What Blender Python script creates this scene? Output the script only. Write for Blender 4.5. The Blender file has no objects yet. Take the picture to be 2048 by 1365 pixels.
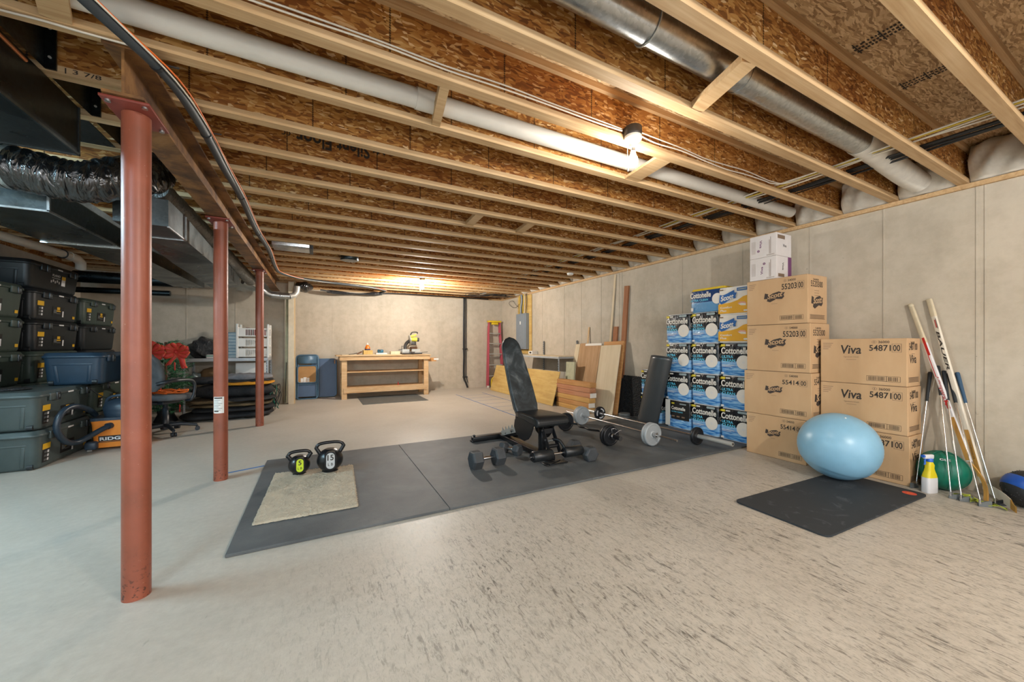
import bpy, bmesh, math, random
from mathutils import Vector, Matrix, Euler
R = random.Random(7)
SC = bpy.context.scene
COL = SC.collection

# ---------------------------------------------------------------- camera
TH = math.atan(388.0/744.0)
cam_d = bpy.data.cameras.new('camera'); cam = bpy.data.objects.new('camera', cam_d); COL.objects.link(cam)
cam.location = (0, 0, 1.2); cam.rotation_euler = (math.pi/2, 0, -TH)
cam_d.sensor_width = 36.0; cam_d.lens = 744.0/2048.0*36.0
cam_d.shift_x = 0.0; cam_d.shift_y = (691-682.5)/2048.0
cam_d.clip_start = 0.02; cam_d.clip_end = 100
SC.camera = cam

# ---------------------------------------------------------------- world, exposure
wd = bpy.data.worlds.new('world'); SC.world = wd; wd.use_nodes = True
wd.node_tree.nodes['Background'].inputs[0].default_value = (0.95, 0.97, 1.0, 1)
wd.node_tree.nodes['Background'].inputs[1].default_value = 1.9
SC.view_settings.view_transform = 'Standard'; SC.view_settings.look = 'None'
SC.view_settings.exposure = 0.42; SC.view_settings.gamma = 1.0; SC.view_settings.use_curve_mapping = False
BULB_NEAR = 430.0      # radiance of the near bulb
BULB_FAR = 3900.0       # the far bulb over the workbench
BULB_BACK = 3300.0      # the bulb behind the camera
COOL_POWER = 350.0      # radiance of the cool tube light over the storage side, out of frame
SC.cycles.max_bounces = 8; SC.cycles.diffuse_bounces = 5; SC.cycles.sample_clamp_indirect = 6.0

# ---------------------------------------------------------------- mesh builder
def lin(h):
    h = h.lstrip('#'); o = []
    for i in (0, 2, 4):
        c = int(h[i:i+2], 16)/255.0
        o.append(c/12.92 if c <= .04045 else ((c+.055)/1.055)**2.4)
    return (o[0], o[1], o[2], 1.0)

W = {}
_txt = {}
def glyphs(s, bold=0.0, shear=0.0):
    k = (s, bold, shear)
    if k not in _txt:
        cu = bpy.data.curves.new('lettering', 'FONT'); cu.body = s; cu.size = 1.0; cu.offset = bold; cu.shear = shear
        cu.resolution_u = 3
        ob = bpy.data.objects.new('lettering', cu); COL.objects.link(ob)
        dg = bpy.context.evaluated_depsgraph_get(); dg.update()
        me = ob.evaluated_get(dg).to_mesh()
        v = [tuple(p.co) for p in me.vertices]; f = [tuple(p.vertices) for p in me.polygons]
        ob.evaluated_get(dg).to_mesh_clear()
        bpy.data.objects.remove(ob); bpy.data.curves.remove(cu)
        x0 = min(p[0] for p in v); x1 = max(p[0] for p in v); y0 = min(p[1] for p in v); y1 = max(p[1] for p in v)
        _txt[k] = ([((p[0]-x0)/(x1-x0), (p[1]-y0)/(y1-y0)) for p in v], f, (x1-x0)/(y1-y0))
    return _txt[k]

class MB:
    def __init__(s): s.v = []; s.f = []; s.mi = []; s.sm = []; s.mats = []
    def _m(s, m):
        if m not in s.mats: s.mats.append(m)
        return s.mats.index(m)
    def add(s, vs, fs, m, smooth=False, M=None):
        b = len(s.v)
        for p in vs:
            p = Vector(p)
            s.v.append(M @ p if M is not None else p)
        k = s._m(m)
        for f in fs: s.f.append([b+i for i in f]); s.mi.append(k); s.sm.append(smooth)
        return s
    def box(s, c, d, m, M=None, bev=0.0, seg=2, smooth=None):
        x, y, z = d[0]/2, d[1]/2, d[2]/2
        T = Matrix.Translation(c)
        if M is not None: T = M @ T
        if bev <= 0:
            vs = [(a*x, b*y, e*z) for a in (-1, 1) for b in (-1, 1) for e in (-1, 1)]
            fs = [(0,1,3,2),(4,6,7,5),(0,4,5,1),(2,3,7,6),(0,2,6,4),(1,5,7,3)]
            return s.add(vs, fs, m, False, T)
        bm = bmesh.new(); bmesh.ops.create_cube(bm, size=1.0)
        for v in bm.verts: v.co = Vector((v.co.x*d[0], v.co.y*d[1], v.co.z*d[2]))
        bmesh.ops.bevel(bm, geom=bm.edges[:], offset=min(bev, min(d)*.49), segments=seg, affect='EDGES', profile=.5)
        bm.verts.index_update()
        vs = [v.co.copy() for v in bm.verts]; fs = [[v.index for v in f.verts] for f in bm.faces]; bm.free()
        return s.add(vs, fs, m, (seg > 1) if smooth is None else smooth, T)
    def bb(s, x0, x1, y0, y1, z0, z1, m, bev=0, seg=2):
        return s.box(((x0+x1)/2, (y0+y1)/2, (z0+z1)/2), (abs(x1-x0), abs(y1-y0), abs(z1-z0)), m, None, bev, seg)
    def bar(s, p, q, w, h, m, up=(0,0,1), bev=0.0):
        """a straight bar from p to q, w wide across, h along up"""
        p = Vector(p); q = Vector(q); d = (q-p); L = d.length; d.normalize(); up = Vector(up)
        a = d.cross(up)
        if a.length < 1e-4: a = d.cross(Vector((1,0,0)))
        a.normalize(); u = a.cross(d).normalized()
        M = Matrix((( d.x, a.x, u.x, (p.x+q.x)/2), (d.y, a.y, u.y, (p.y+q.y)/2), (d.z, a.z, u.z, (p.z+q.z)/2), (0,0,0,1)))
        return s.box((0,0,0), (L, w, h), m, M, bev)
    def rings(s, rs, m, caps=True, smooth=True, M=None, closed=False):
        n = len(rs[0]); vs = [p for r in rs for p in r]; fs = []
        N = len(rs)
        for i in range(N if closed else N-1):
            for j in range(n):
                a = i*n+j; b = i*n+(j+1) % n; c = ((i+1) % N)*n+(j+1) % n; d = ((i+1) % N)*n+j
                fs.append((a, b, c, d))
        s.add(vs, fs, m, smooth, M)
        if caps and not closed:
            s.add(rs[0], [tuple(range(n))[::-1]], m, False, M); s.add(rs[-1], [tuple(range(n))], m, False, M)
        return s
    def tube(s, path, r, m, n=10, closed=False, M=None, flat=1.0):
        path = [Vector(p) for p in path]; N = len(path); rs = []; up = None
        for i, p in enumerate(path):
            a = path[(i-1) % N] if (closed or i > 0) else p; b = path[(i+1) % N] if (closed or i < N-1) else p
            t = (b-a).normalized()
            if up is None:
                up = Vector((0,0,1)) if abs(t.z) < .9 else Vector((1,0,0))
            up = (up - t*up.dot(t)).normalized(); sd = t.cross(up)
            rr = r[i] if isinstance(r, (list, tuple)) else r
            rs.append([p+sd*(rr*math.cos(2*math.pi*k/n))+up*(rr*flat*math.sin(2*math.pi*k/n)) for k in range(n)])
        return s.rings(rs, m, True, True, M, closed)
    def cyl(s, p, q, r, m, n=20, r2=None, M=None):
        return s.tube([p, q], [r, r if r2 is None else r2], m, n, False, M)
    def lathe(s, prof, m, n=28, M=None, smooth=True, caps=True):
        rs = [[(r*math.cos(2*math.pi*k/n), r*math.sin(2*math.pi*k/n), z) for k in range(n)] for r, z in prof]
        return s.rings(rs, m, caps, smooth, M)
    def ball(s, c, r, m, n=16, M=None, fn=None):
        if not isinstance(r, (tuple, list)): r = (r, r, r)
        rs = []
        for i in range(n+1):
            ph = math.pi*i/n; k = max(math.sin(ph), 1e-3)
            rs.append([Vector((r[0]*k*math.cos(2*math.pi*j/(2*n)), r[1]*k*math.sin(2*math.pi*j/(2*n)), -r[2]*math.cos(ph))) for j in range(2*n)])
        if fn: rs = [[p*fn(p) for p in q] for q in rs]
        rs = [[Vector(c)+p for p in q] for q in rs]
        return s.rings(rs, m, True, True, M)
    def prism(s, poly, z0, z1, m, M=None, smooth=False):
        n = len(poly)
        s.add([(x, y, z0) for x, y in poly]+[(x, y, z1) for x, y in poly], [(i, (i+1) % n, n+(i+1) % n, n+i) for i in range(n)], m, smooth, M)
        s.add([(x, y, z0) for x, y in poly], [tuple(range(n))[::-1]], m, False, M)
        return s.add([(x, y, z1) for x, y in poly], [tuple(range(n))], m, False, M)
    def quad(s, o, u, v, w, h, m, M=None):
        o = Vector(o); u = Vector(u); v = Vector(v)
        return s.add([o, o+u*w, o+u*w+v*h, o+v*h], [(0,1,2,3)], m, False, M)
    def text(s, t, o, u, v, h, m, w=None, bold=0.0, shear=0.0, M=None):
        g, f, asp = glyphs(t, bold, shear); o = Vector(o); u = Vector(u); v = Vector(v)
        ww = h*asp if w is None else w
        return s.add([o+u*(x*ww)+v*(y*h) for x, y in g], f, m, False, M)
    def poly(s, pts, o, u, v, m, M=None):
        o = Vector(o); u = Vector(u); v = Vector(v)
        return s.add([o+u*x+v*y for x, y in pts], [tuple(range(len(pts)))], m, False, M)
    def disc(s, c, r, m, ry=None, n=36):
        c = Vector(c); ry = r if ry is None else ry
        return s.add([c+Vector((0, -r*math.cos(2*math.pi*k/n), ry*math.sin(2*math.pi*k/n))) for k in range(n)], [tuple(range(n))], m)
    def build(s, name, parent=None, origin=None, local=False, warp=None):
        if local: off = Vector((0,0,0))
        elif parent is not None: off = W[parent.name]
        elif origin is not None: off = Vector(origin)
        else:
            xs = [p.x for p in s.v]; ys = [p.y for p in s.v]; zs = [p.z for p in s.v]
            off = Vector(((min(xs)+max(xs))/2, (min(ys)+max(ys))/2, min(zs)))
        me = bpy.data.meshes.new(name)
        me.from_pydata([tuple((warp(p) if warp else p)-off) for p in s.v], [], s.f)
        for m in s.mats: me.materials.append(MAT(m))
        me.polygons.foreach_set('material_index', s.mi); me.polygons.foreach_set('use_smooth', s.sm)
        me.update()
        o = bpy.data.objects.new(name, me); COL.objects.link(o)
        if parent is not None: o.parent = parent; W[o.name] = off
        else: o.location = off; W[o.name] = off
        return o

def tag(o, label, cat, group=None, kind=None):
    o['label'] = label; o['category'] = cat
    if group: o['group'] = group
    if kind: o['kind'] = kind
    return o
def thing(name, label, cat, loc=(0,0,0), rz=0.0, group=None):
    o = bpy.data.objects.new(name, None); COL.objects.link(o); o.location = loc; o.rotation_euler = (0,0,rz)
    o.empty_display_size = .1; W[o.name] = Vector(loc)
    return tag(o, label, cat, group)
def struct(o): o['kind'] = 'structure'; return o
def dup(root, loc=None, rz=None, label=None, group=None):
    r = root.copy(); COL.objects.link(r)
    if loc is not None: r.location = loc
    if rz is not None: r.rotation_euler = (0,0,rz)
    if label: r['label'] = label
    if group: r['group'] = group
    W[r.name] = Vector(r.location)
    for ch in list(root.children):
        c = ch.copy(); COL.objects.link(c); c.parent = r
        for g in list(ch.children):
            d = g.copy(); COL.objects.link(d); d.parent = c
    return r
def rrect(w, h, r, n=5):
    pts = []
    for cx, cy, a0 in ((w/2-r, h/2-r, 0), (-w/2+r, h/2-r, 90), (-w/2+r, -h/2+r, 180), (w/2-r, -h/2+r, 270)):
        for k in range(n+1):
            a = math.radians(a0+90*k/n); pts.append((cx+r*math.cos(a), cy+r*math.sin(a)))
    return pts
def smooth_path(pts, k=6):
    pts = [Vector(p) for p in pts]; out = []
    for i in range(len(pts)-1):
        p0 = pts[max(i-1, 0)]; p1 = pts[i]; p2 = pts[i+1]; p3 = pts[min(i+2, len(pts)-1)]
        for j in range(k):
            t = j/k
            out.append(.5*((2*p1)+(-p0+p2)*t+(2*p0-5*p1+4*p2-p3)*t*t+(-p0+3*p1-3*p2+p3)*t*t*t))
    out.append(pts[-1]); return out

# ---------------------------------------------------------------- materials
_mats = {}
class NT:
    def __init__(s, name):
        s.m = bpy.data.materials.new(name); s.m.use_nodes = True; s.t = s.m.node_tree
        s.b = s.t.nodes['Principled BSDF']
    def n(s, typ, **k):
        q = s.t.nodes.new(typ)
        for a, b in k.items(): setattr(q, a, b)
        return q
    def set(s, sock, val):
        if hasattr(val, 'is_output') or isinstance(val, bpy.types.NodeSocket): s.t.links.new(val, sock)
        else: sock.default_value = val
    def pos(s):
        return s.n('ShaderNodeNewGeometry').outputs['Position']
    def obj(s): return s.n('ShaderNodeTexCoord').outputs['Object']
    def gen(s): return s.n('ShaderNodeTexCoord').outputs['Generated']
    def map(s, vec, scale=(1,1,1), rot=(0,0,0), loc=(0,0,0)):
        q = s.n('ShaderNodeMapping'); s.t.links.new(vec, q.inputs[0])
        q.inputs[1].default_value = loc; q.inputs[2].default_value = rot; q.inputs[3].default_value = scale
        return q.outputs[0]
    def noise(s, vec, scale=5, detail=4, rough=.55, dist=0.0, col=False):
        q = s.n('ShaderNodeTexNoise'); s.t.links.new(vec, q.inputs['Vector'])
        q.inputs['Scale'].default_value = scale; q.inputs['Detail'].default_value = detail
        q.inputs['Roughness'].default_value = rough; q.inputs['Distortion'].default_value = dist
        return q.outputs[1 if col else 0]
    def vor(s, vec, scale=5, out='Color', feature='F1'):
        q = s.n('ShaderNodeTexVoronoi', feature=feature); s.t.links.new(vec, q.inputs['Vector'])
        q.inputs['Scale'].default_value = scale
        return q.outputs[out]
    def ramp(s, fac, stops):
        q = s.n('ShaderNodeValToRGB'); s.t.links.new(fac, q.inputs[0]); e = q.color_ramp.elements
        while len(e) < len(stops): e.new(.5)
        for i, (p, c) in enumerate(stops):
            e[i].position = p; e[i].color = c if len(c) == 4 else (*c, 1)
        return q.outputs[0]
    def mix(s, f, a, b, bt='MIX'):
        q = s.n('ShaderNodeMix', data_type='RGBA', blend_type=bt)
        s.set(q.inputs[0], f); s.set(q.inputs[6], a); s.set(q.inputs[7], b)
        return q.outputs[2]
    def math(s, op, a, b=0.0, c=0.0):
        q = s.n('ShaderNodeMath', operation=op); s.set(q.inputs[0], a); s.set(q.inputs[1], b); s.set(q.inputs[2], c)
        return q.outputs[0]
    def sep(s, vec):
        q = s.n('ShaderNodeSeparateXYZ'); s.t.links.new(vec, q.inputs[0]); return q.outputs
    def bump(s, h, st=.3, d=.01):
        q = s.n('ShaderNodeBump'); s.t.links.new(h, q.inputs['Height']); q.inputs['Strength'].default_value = st; q.inputs['Distance'].default_value = d
        s.t.links.new(q.outputs[0], s.b.inputs['Normal'])
    def fin(s, col, rough=.6, metal=0.0, spec=None):
        s.set(s.b.inputs['Base Color'], col); s.set(s.b.inputs['Roughness'], rough); s.b.inputs['Metallic'].default_value = metal
        if spec is not None: s.b.inputs['Specular IOR Level'].default_value = spec
        return s.m
def sc4(c, k): return (min(c[0]*k,1), min(c[1]*k,1), min(c[2]*k,1), 1)

PLAIN = {  # name: (hex, roughness, metallic, mottling)
 'steel_red': ('#a4543c', .45, 0, .25), 'primer_red': ('#7a352a', .5, 0, .15), 'chrome': ('#c9c9c9', .2, 1, .05),
 'black_rubber': ('#3a3d40', .65, 0, .2), 'kettle_black': ('#15171a', .33, 0, .1), 'black_steel': ('#17191c', .38, .2, .1), 'vinyl': ('#1c1f21', .35, 0, .2),
 'grey_plate': ('#a3a8aa', .5, .2, .08), 'iron_plate': ('#1a1c20', .4, .1, .1), 'grey_iron': ('#5f6363', .55, .2, .1),
 'white_plastic': ('#d9d8d2', .45, 0, .03), 'pvc': ('#d5d0c6', .4, 0, .04), 'ink': ('#2f2823', .7, 0, 0), 'ink_soft': ('#7d6753', .8, 0, 0),
 'ink_logo': ('#3a302b', .7, 0, 0), 'paper': ('#dcdad5', .7, 0, .03), 'white_box': ('#d3cdca', .7, 0, .04), 'purple': ('#71406b', .6, 0, 0),
 'ball_blue': ('#84b4cf', .32, 0, .05), 'ball_green': ('#0c6a55', .35, 0, .1), 'ball_black': ('#1d1f22', .55, 0, .1), 'band_blue': ('#1a4fa8', .35, 0, .05),
 'spray_yellow': ('#d6c41a', .4, 0, .03), 'spray_white': ('#d5d4d6', .4, 0, .02), 'spray_blue': ('#2a62c2', .4, 0, .02),
 'lime': ('#a5b13c', .7, 0, .15), 'lime_label': ('#c6dc2a', .5, 0, 0), 'grey_label': ('#b9bdbe', .5, 0, 0),
 'tote_black': ('#1b1e20', .42, 0, .1), 'tote_green': ('#39453e', .42, 0, .1), 'tote_olive': ('#414b4a', .42, 0, .12), 'tote_blue': ('#1f3547', .4, 0, .1),
 'sticker_yellow': ('#d8a71c', .5, 0, 0), 'sticker_black': ('#121212', .5, 0, 0), 'sticker_white': ('#d8d8d8', .5, 0, 0), 'latch_black': ('#24282b', .3, 0, 0),
 'vac_orange': ('#d9812f', .4, 0, .05), 'vac_dark': ('#2c3a48', .4, 0, .1), 'hose': ('#23303c', .35, 0, .05),
 'chair_fabric': ('#56585a', .95, 0, .25), 'chair_plastic': ('#20272e', .4, 0, .05), 'pine': ('#3a6a48', .9, 0, .5), 'ribbon': ('#bb2f22', .6, 0, .15), 'ribbon_gold': ('#b79a4e', .4, .3, 0),
 'orange_cord': ('#dd6a22', .5, 0, .05), 'shelf_grey': ('#a9adb0', .45, .2, .05), 'black_cloth': ('#1a1b1e', .8, 0, .4), 'khaki_cloth': ('#5a4c34', .9, 0, .3),
 'yellow_cloth': ('#c98a1c', .7, 0, .2), 'grey_cloth': ('#75777c', .85, 0, .2), 'kraft_bag': ('#7d6242', .8, 0, .15), 'teal_plastic': ('#256078', .4, 0, .2), 'clear_plastic': ('#93a3a6', .3, 0, .2),
 'chair_blue': ('#4a6a82', .4, .1, .06), 'table_blue': ('#3d5675', .45, 0, .06), 'tan_board': ('#a67f50', .8, 0, .1), 'ladder_pink': ('#b24a59', .45, 0, .05),
 'ladder_yellow': ('#d9b61e', .5, 0, 0), 'aluminium': ('#b9bab5', .4, .5, .06), 'panel_grey': ('#7d8790', .5, .1, .04), 'saw_yellow': ('#c0bc46', .5, 0, .05), 'saw_dark': ('#3c3b3a', .5, .1, .1),
 'orange_bottle': ('#d97318', .35, 0, .05), 'cable_white': ('#d6cfc0', .5, 0, 0), 'cable_yellow': ('#c9ae3a', .5, 0, 0), 'cable_black': ('#17191c', .45, 0, 0), 'copper': ('#c07a4f', .35, .8, .05), 'lineset': ('#33393d', .55, 0, .15),
 'insul': ('#dcd8ce', .95, 0, .12), 'tape_blue': ('#4a74ab', .8, 0, .2), 'hockey_white': ('#dad2c2', .4, 0, .05), 'hockey_red': ('#b3211f', .4, 0, 0), 'hockey_wood': ('#b98a44', .5, 0, .1), 'hockey_tape': ('#c9bca0', .85, 0, .12),
 'grip_black': ('#1b2126', .7, 0, .05), 'grip_blue': ('#2a4a66', .7, 0, .05), 'emblem_red': ('#cf4a35', .6, 0, 0), 'navy': ('#16355f', .45, 0, .05), 'sky': ('#5e9bd0', .45, 0, .05), 'cyan_ink': ('#5fc2e2', .5, 0, 0), 'roll_white': ('#e2ddd3', .7, 0, .02),
 'gold': ('#dba324', .5, 0, .02), 'yellow_ink': ('#d9c437', .5, 0, 0), 'scott_blue': ('#1f5fa3', .5, 0, 0), 'skin_ink': ('#dba08c', .6, 0, 0), 'brown_wood': ('#5f3d22', .6, 0, .2), 'whitewashed': ('#cdc2ab', .7, 0, .08), 'rug': ('#d8c9b0', 1, 0, .12), 'red_books': ('#73242a', .7, 0, .3), 'porcelain': ('#dedad0', .3, 0, 0), 'mat_black': ('#22262a', .85, 0, .12), 'foam_tile': ('#1c1d1e', .8, 0, .1), 'green_wood': ('#a9a98c', .7, 0, .15)}

def MAT(name):
    if name in _mats: return _mats[name]
    q = NT(name)
    if name in PLAIN:
        h, ro, me, mo = PLAIN[name]; c = lin(h)
        if mo > 0:
            nf = q.noise(q.obj(), 9, 5, .6)
            col = q.ramp(nf, [(.3, sc4(c, 1-mo)), (.7, sc4(c, 1+mo))])
        else: col = c
        q.fin(col, ro, me)
        if name in ('black_cloth', 'khaki_cloth', 'grey_cloth', 'yellow_cloth'): q.bump(q.noise(q.obj(), 14, 5, .6), .6, .03)
        if name == 'rug': q.bump(q.noise(q.obj(), 160, 3, .7), 1, .012)
        if name == 'chair_fabric': q.bump(q.noise(q.obj(), 300, 2), .4, .003)
        if name == 'hose':
            q.bump(q.math('SINE', q.math('MULTIPLY', q.sep(q.gen())[2], 1)), .1)
        if name == 'foam_tile':
            q.bump(q.vor(q.map(q.obj(), (1,1,1)), 42, 'Distance'), 1, .02)
        if name == 'mat_black': q.bump(q.noise(q.obj(), 200, 2), .3, .002)
    elif name == 'concrete_floor':
        p = q.pos(); s = q.sep(p)
        base = q.ramp(q.noise(p, 1.1, 6, .6), [(.25, lin('#aaa499')), (.5, lin('#bab4a9')), (.8, lin('#c6c0b6'))])
        fine = q.noise(p, 22, 5, .7)
        base = q.mix(.35, base, q.ramp(fine, [(.3, lin('#9b9285')), (.7, lin('#c6beb1'))]))
        st = q.noise(q.map(p, (34, 6, 1), (0,0,.12)), 1.0, 6, .62, .8)
        st2 = q.noise(q.map(p, (70, 18, 1), (0,0,-.2)), 1.0, 5, .65, 1.2)
        st3 = q.noise(q.map(p, (46, 20, 1), (0,0,.7)), 1.0, 5, .65, 1.0)
        big = q.noise(p, 1.4, 4, .6)
        ma = q.ramp(s[1], [(.0, (1,1,1)), (1.0, (0,0,0))])
        my = q.math('SUBTRACT', 1.0, q.math('DIVIDE', s[1], 2.9))
        mr = q.n('ShaderNodeMapRange'); mr.clamp = True; q.set(mr.inputs[0], my); mr.inputs[1].default_value = 0.0; mr.inputs[2].default_value = .35
        mx = q.n('ShaderNodeMapRange'); mx.clamp = True; q.set(mx.inputs[0], s[0]); mx.inputs[1].default_value = -.45; mx.inputs[2].default_value = .7
        reg = q.math('MULTIPLY', mr.outputs[0], mx.outputs[0])
        def thr(n, a, b):
            g = q.n('ShaderNodeMapRange'); g.clamp = True; q.set(g.inputs[0], n); g.inputs[1].default_value = a; g.inputs[2].default_value = b; return g.outputs[0]
        a = q.math('MULTIPLY', thr(st, .52, .62), thr(st2, .44, .56))
        b = q.math('MULTIPLY', thr(st2, .58, .67), .85)
        c = q.math('MULTIPLY', thr(st3, .58, .66), .7)
        mk = q.math('MAXIMUM', q.math('MAXIMUM', a, b), c)
        mk = q.math('MULTIPLY', q.math('MULTIPLY', mk, reg), thr(big, .15, .55))
        faint = q.math('MULTIPLY', thr(q.noise(q.map(p, (20, 9, 1), (0,0,.5)), 1, 5, .7, 1), .66, .76), .35)
        mk = q.math('MAXIMUM', mk, faint)
        spk = q.math('MULTIPLY', q.math('MULTIPLY', thr(q.noise(q.map(p, (95, 34, 1), (0,0,.1)), 1, 4, .7, 1), .52, .66), reg), .38)
        mk = q.math('MAXIMUM', q.math('MULTIPLY', mk, .85), spk)
        col = q.mix(mk, base, lin('#4c4740'))
        q.fin(col, q.math('ADD', q.math('MULTIPLY', fine, .25), .33), 0, .4)
        q.bump(fine, .12, .004)
    elif name == 'concrete_wall':
        p = q.pos()
        base = q.ramp(q.noise(q.map(p, (1,1,.7)), 1.3, 6, .6), [(.25, lin('#a19784')), (.55, lin('#b8ad9a')), (.8, lin('#c4baa9'))])
        ver = q.noise(q.map(p, (5, 5, .25)), 1.0, 5, .6)
        base = q.mix(.16, base, q.ramp(ver, [(.3, lin('#958a79')), (.6, lin('#c4bbad'))])); base = q.mix(.3, base, q.ramp(q.noise(p, 7, 5, .65), [(.35, lin('#a2988a')), (.6, lin('#c4bbad'))]))
        fine = q.noise(p, 30, 5, .7)
        pit = q.vor(p, 9, 'Distance')
        g = q.n('ShaderNodeMapRange'); g.clamp = True; q.set(g.inputs[0], pit); g.inputs[1].default_value = .035; g.inputs[2].default_value = .02
        msk = q.math('GREATER_THAN', q.noise(p, 2.3, 2), .52)
        col = q.mix(q.math('MULTIPLY', g.outputs[0], q.math('MULTIPLY', msk, .75)), base, lin('#5a5348'))
        sm = q.noise(q.map(p, (3, 9, 26)), 1, 4, .6, .6)
        g2 = q.n('ShaderNodeMapRange'); g2.clamp = True; q.set(g2.inputs[0], sm); g2.inputs[1].default_value = .7; g2.inputs[2].default_value = .78
        col = q.mix(q.math('MULTIPLY', g2.outputs[0], .6), col, lin('#6b6559'))
        q.fin(col, .85); q.bump(fine, .25, .006)
    elif name in ('osb_web', 'osb_floor'):
        p = q.pos(); s = q.sep(p)
        if name == 'osb_web': pl = q.map(p, (1, 0, 1), (0,0,0)); cx = q.n('ShaderNodeCombineXYZ'); q.set(cx.inputs[0], s[0]); q.set(cx.inputs[1], s[2]); q.set(cx.inputs[2], q.math('MULTIPLY', s[1], 7.3)); base = cx.outputs[0]
        else: base = q.map(p, (1, 1, 0))
        dn = q.noise(base, 9, 2, .5, 0, True)
        mixv = q.n('ShaderNodeVectorMath', operation='MULTIPLY_ADD'); q.set(mixv.inputs[0], dn); mixv.inputs[1].default_value = (.05,.05,0); q.set(mixv.inputs[2], base)
        base = mixv.outputs[0]
        cs = []
        for rot in (((0,0,.35), (0,0,1.25), (0,0,2.2)) if name == 'osb_web' else ((0,0,.12), (0,0,-.2), (0,0,.4))):
            cs.append(q.vor(q.map(base, (20, 90, 1) if name == 'osb_web' else (16, 120, 1), rot), 1.0, 'Color'))
        sel = q.sep(q.vor(base, 20, 'Color'))
        c = q.mix(q.math('GREATER_THAN', sel[0], .36), cs[0], cs[1]); c = q.mix(q.math('GREATER_THAN', sel[0], .7), c, cs[2])
        g = q.n('ShaderNodeSeparateColor'); q.set(g.inputs[0], c)
        if name == 'osb_web':
            col = q.ramp(g.outputs[0], [(0, lin('#754a22')), (.35, lin('#a36e35')), (.7, lin('#bd8b49')), (.92, lin('#d2a868')), (1, lin('#eed3a6'))])
            tint = q.ramp(q.noise(q.map(p, (1,6,1)), .9, 2), [(.35, lin('#c9a178')), (.65, lin('#ffffff'))])
            col = q.mix(.7, col, tint, 'MULTIPLY')
            xx = q.math('ADD', s[0], q.math('MULTIPLY', s[1], 3.31))
            fr = q.math('ABSOLUTE', q.math('SUBTRACT', q.math('FRACT', q.math('DIVIDE', xx, .61)), .5))
            wav = q.math('MULTIPLY', q.math('SINE', q.math('MULTIPLY', s[2], 520)), .0035)
            ln = q.math('LESS_THAN', q.math('ADD', fr, wav), .0055)
            col = q.mix(q.math('MULTIPLY', ln, .85), col, lin('#150b04'))
        else:
            col = q.ramp(g.outputs[0], [(0, lin('#8c6e4e')), (.5, lin('#bd9e76')), (1, lin('#dcc29b'))])
        q.fin(col, .62, 0, .3)
    elif name in ('lumber', 'lumber_y', 'lumber_z', 'pine_board', 'fir_orange', 'fir_red', 'fir_gold', 'birch', 'oak', 'plywood', 'old_wood', 'bench_wood'):
        p = q.obj()
        base, dark, lite = {'lumber': ('#bd9c72', '#9d7b50', '#d2b58e'), 'lumber_y': ('#c29a66', '#a0763f', '#d6b384'), 'lumber_z': ('#c4ab86', '#a58a62', '#d8c3a0'),
                'pine_board': ('#c6a57a', '#a88355', '#d6ba92'), 'bench_wood': ('#c9a67c', '#b08a5c', '#dabd95'), 'fir_orange': ('#bd8a55', '#9f6a38', '#cfa26c'), 'fir_red': ('#b87f5c', '#9a6343', '#cb9a78'), 'fir_gold': ('#c79a5a', '#ab7c3e', '#d6b074'), 'birch': ('#d0bfa0', '#bfae8e', '#dccdb2'), 'oak': ('#ae8a63', '#94704a', '#c3a27c'), 'plywood': ('#c3a25e', '#a9854a', '#d3b87a'), 'old_wood': ('#93603f', '#744529', '#ab7a55')}[name]
        sc = {'lumber': (1.2, 40, 40), 'pine_board': (1.2, 40, 40), 'bench_wood': (3, 30, 30), 'plywood': (20, 1.5, 14), 'oak': (30, 30, 1.5), 'birch': (12, 12, 1), 'lumber_z': (30, 30, 1.2), 'old_wood': (30, 30, 1.5)}.get(name, (40, 1.2, 40))
        n1 = q.noise(q.map(p, sc), 1.0, 5, .6, .6); n2 = q.noise(p, 2.2, 3)
        col = q.ramp(n1, [(.25, lin(dark)), (.5, lin(base)), (.75, lin(lite))])
        col = q.mix(.3, col, q.ramp(n2, [(.3, lin(dark)), (.7, lin(lite))]))
        q.fin(col, .7, 0, .3)
    elif name in ('galvanized', 'dark_metal', 'duct_metal'):
        p = q.obj(); n1 = q.noise(p, 3, 3)
        h = {'galvanized': '#b6babb', 'dark_metal': '#3c4448', 'duct_metal': '#5c6466'}[name]; c = lin(h)
        col = q.ramp(q.sep(q.vor(p, 60, 'Color'))[0], [(0, sc4(c, .85)), (1, sc4(c, 1.12))])
        q.fin(col, q.ramp(n1, [(.3, (.22,)*3), (.7, (.42,)*3)]), .95)
        q.bump(q.noise(p, 2.0, 2), .25, .03)
    elif name == 'rusty_steel':
        p = q.obj(); n1 = q.noise(p, 4, 6, .65, .4)
        col = q.ramp(n1, [(.3, lin('#463429')), (.46, lin('#6f4f35')), (.58, lin('#9a7044')), (.8, lin('#ae8b64'))])
        q.fin(col, .5, .35); q.bump(q.noise(p, 40, 4), .3, .003)
    elif name == 'column_red':
        p = q.obj(); n1 = q.noise(p, 3, 5, .6)
        col = q.ramp(n1, [(.3, lin('#78422f')), (.55, lin('#8e4c37')), (.75, lin('#a05b42'))])
        sp = q.noise(p, 60, 4, .7); g = q.n('ShaderNodeMapRange'); g.clamp = True; q.set(g.inputs[0], sp); g.inputs[1].default_value = .68; g.inputs[2].default_value = .74
        low = q.n('ShaderNodeMapRange'); low.clamp = True; q.set(low.inputs[0], q.sep(p)[2]); low.inputs[1].default_value = .25; low.inputs[2].default_value = .02
        col = q.mix(q.math('MULTIPLY', g.outputs[0], .8), col, lin('#c9a58f'))
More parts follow.
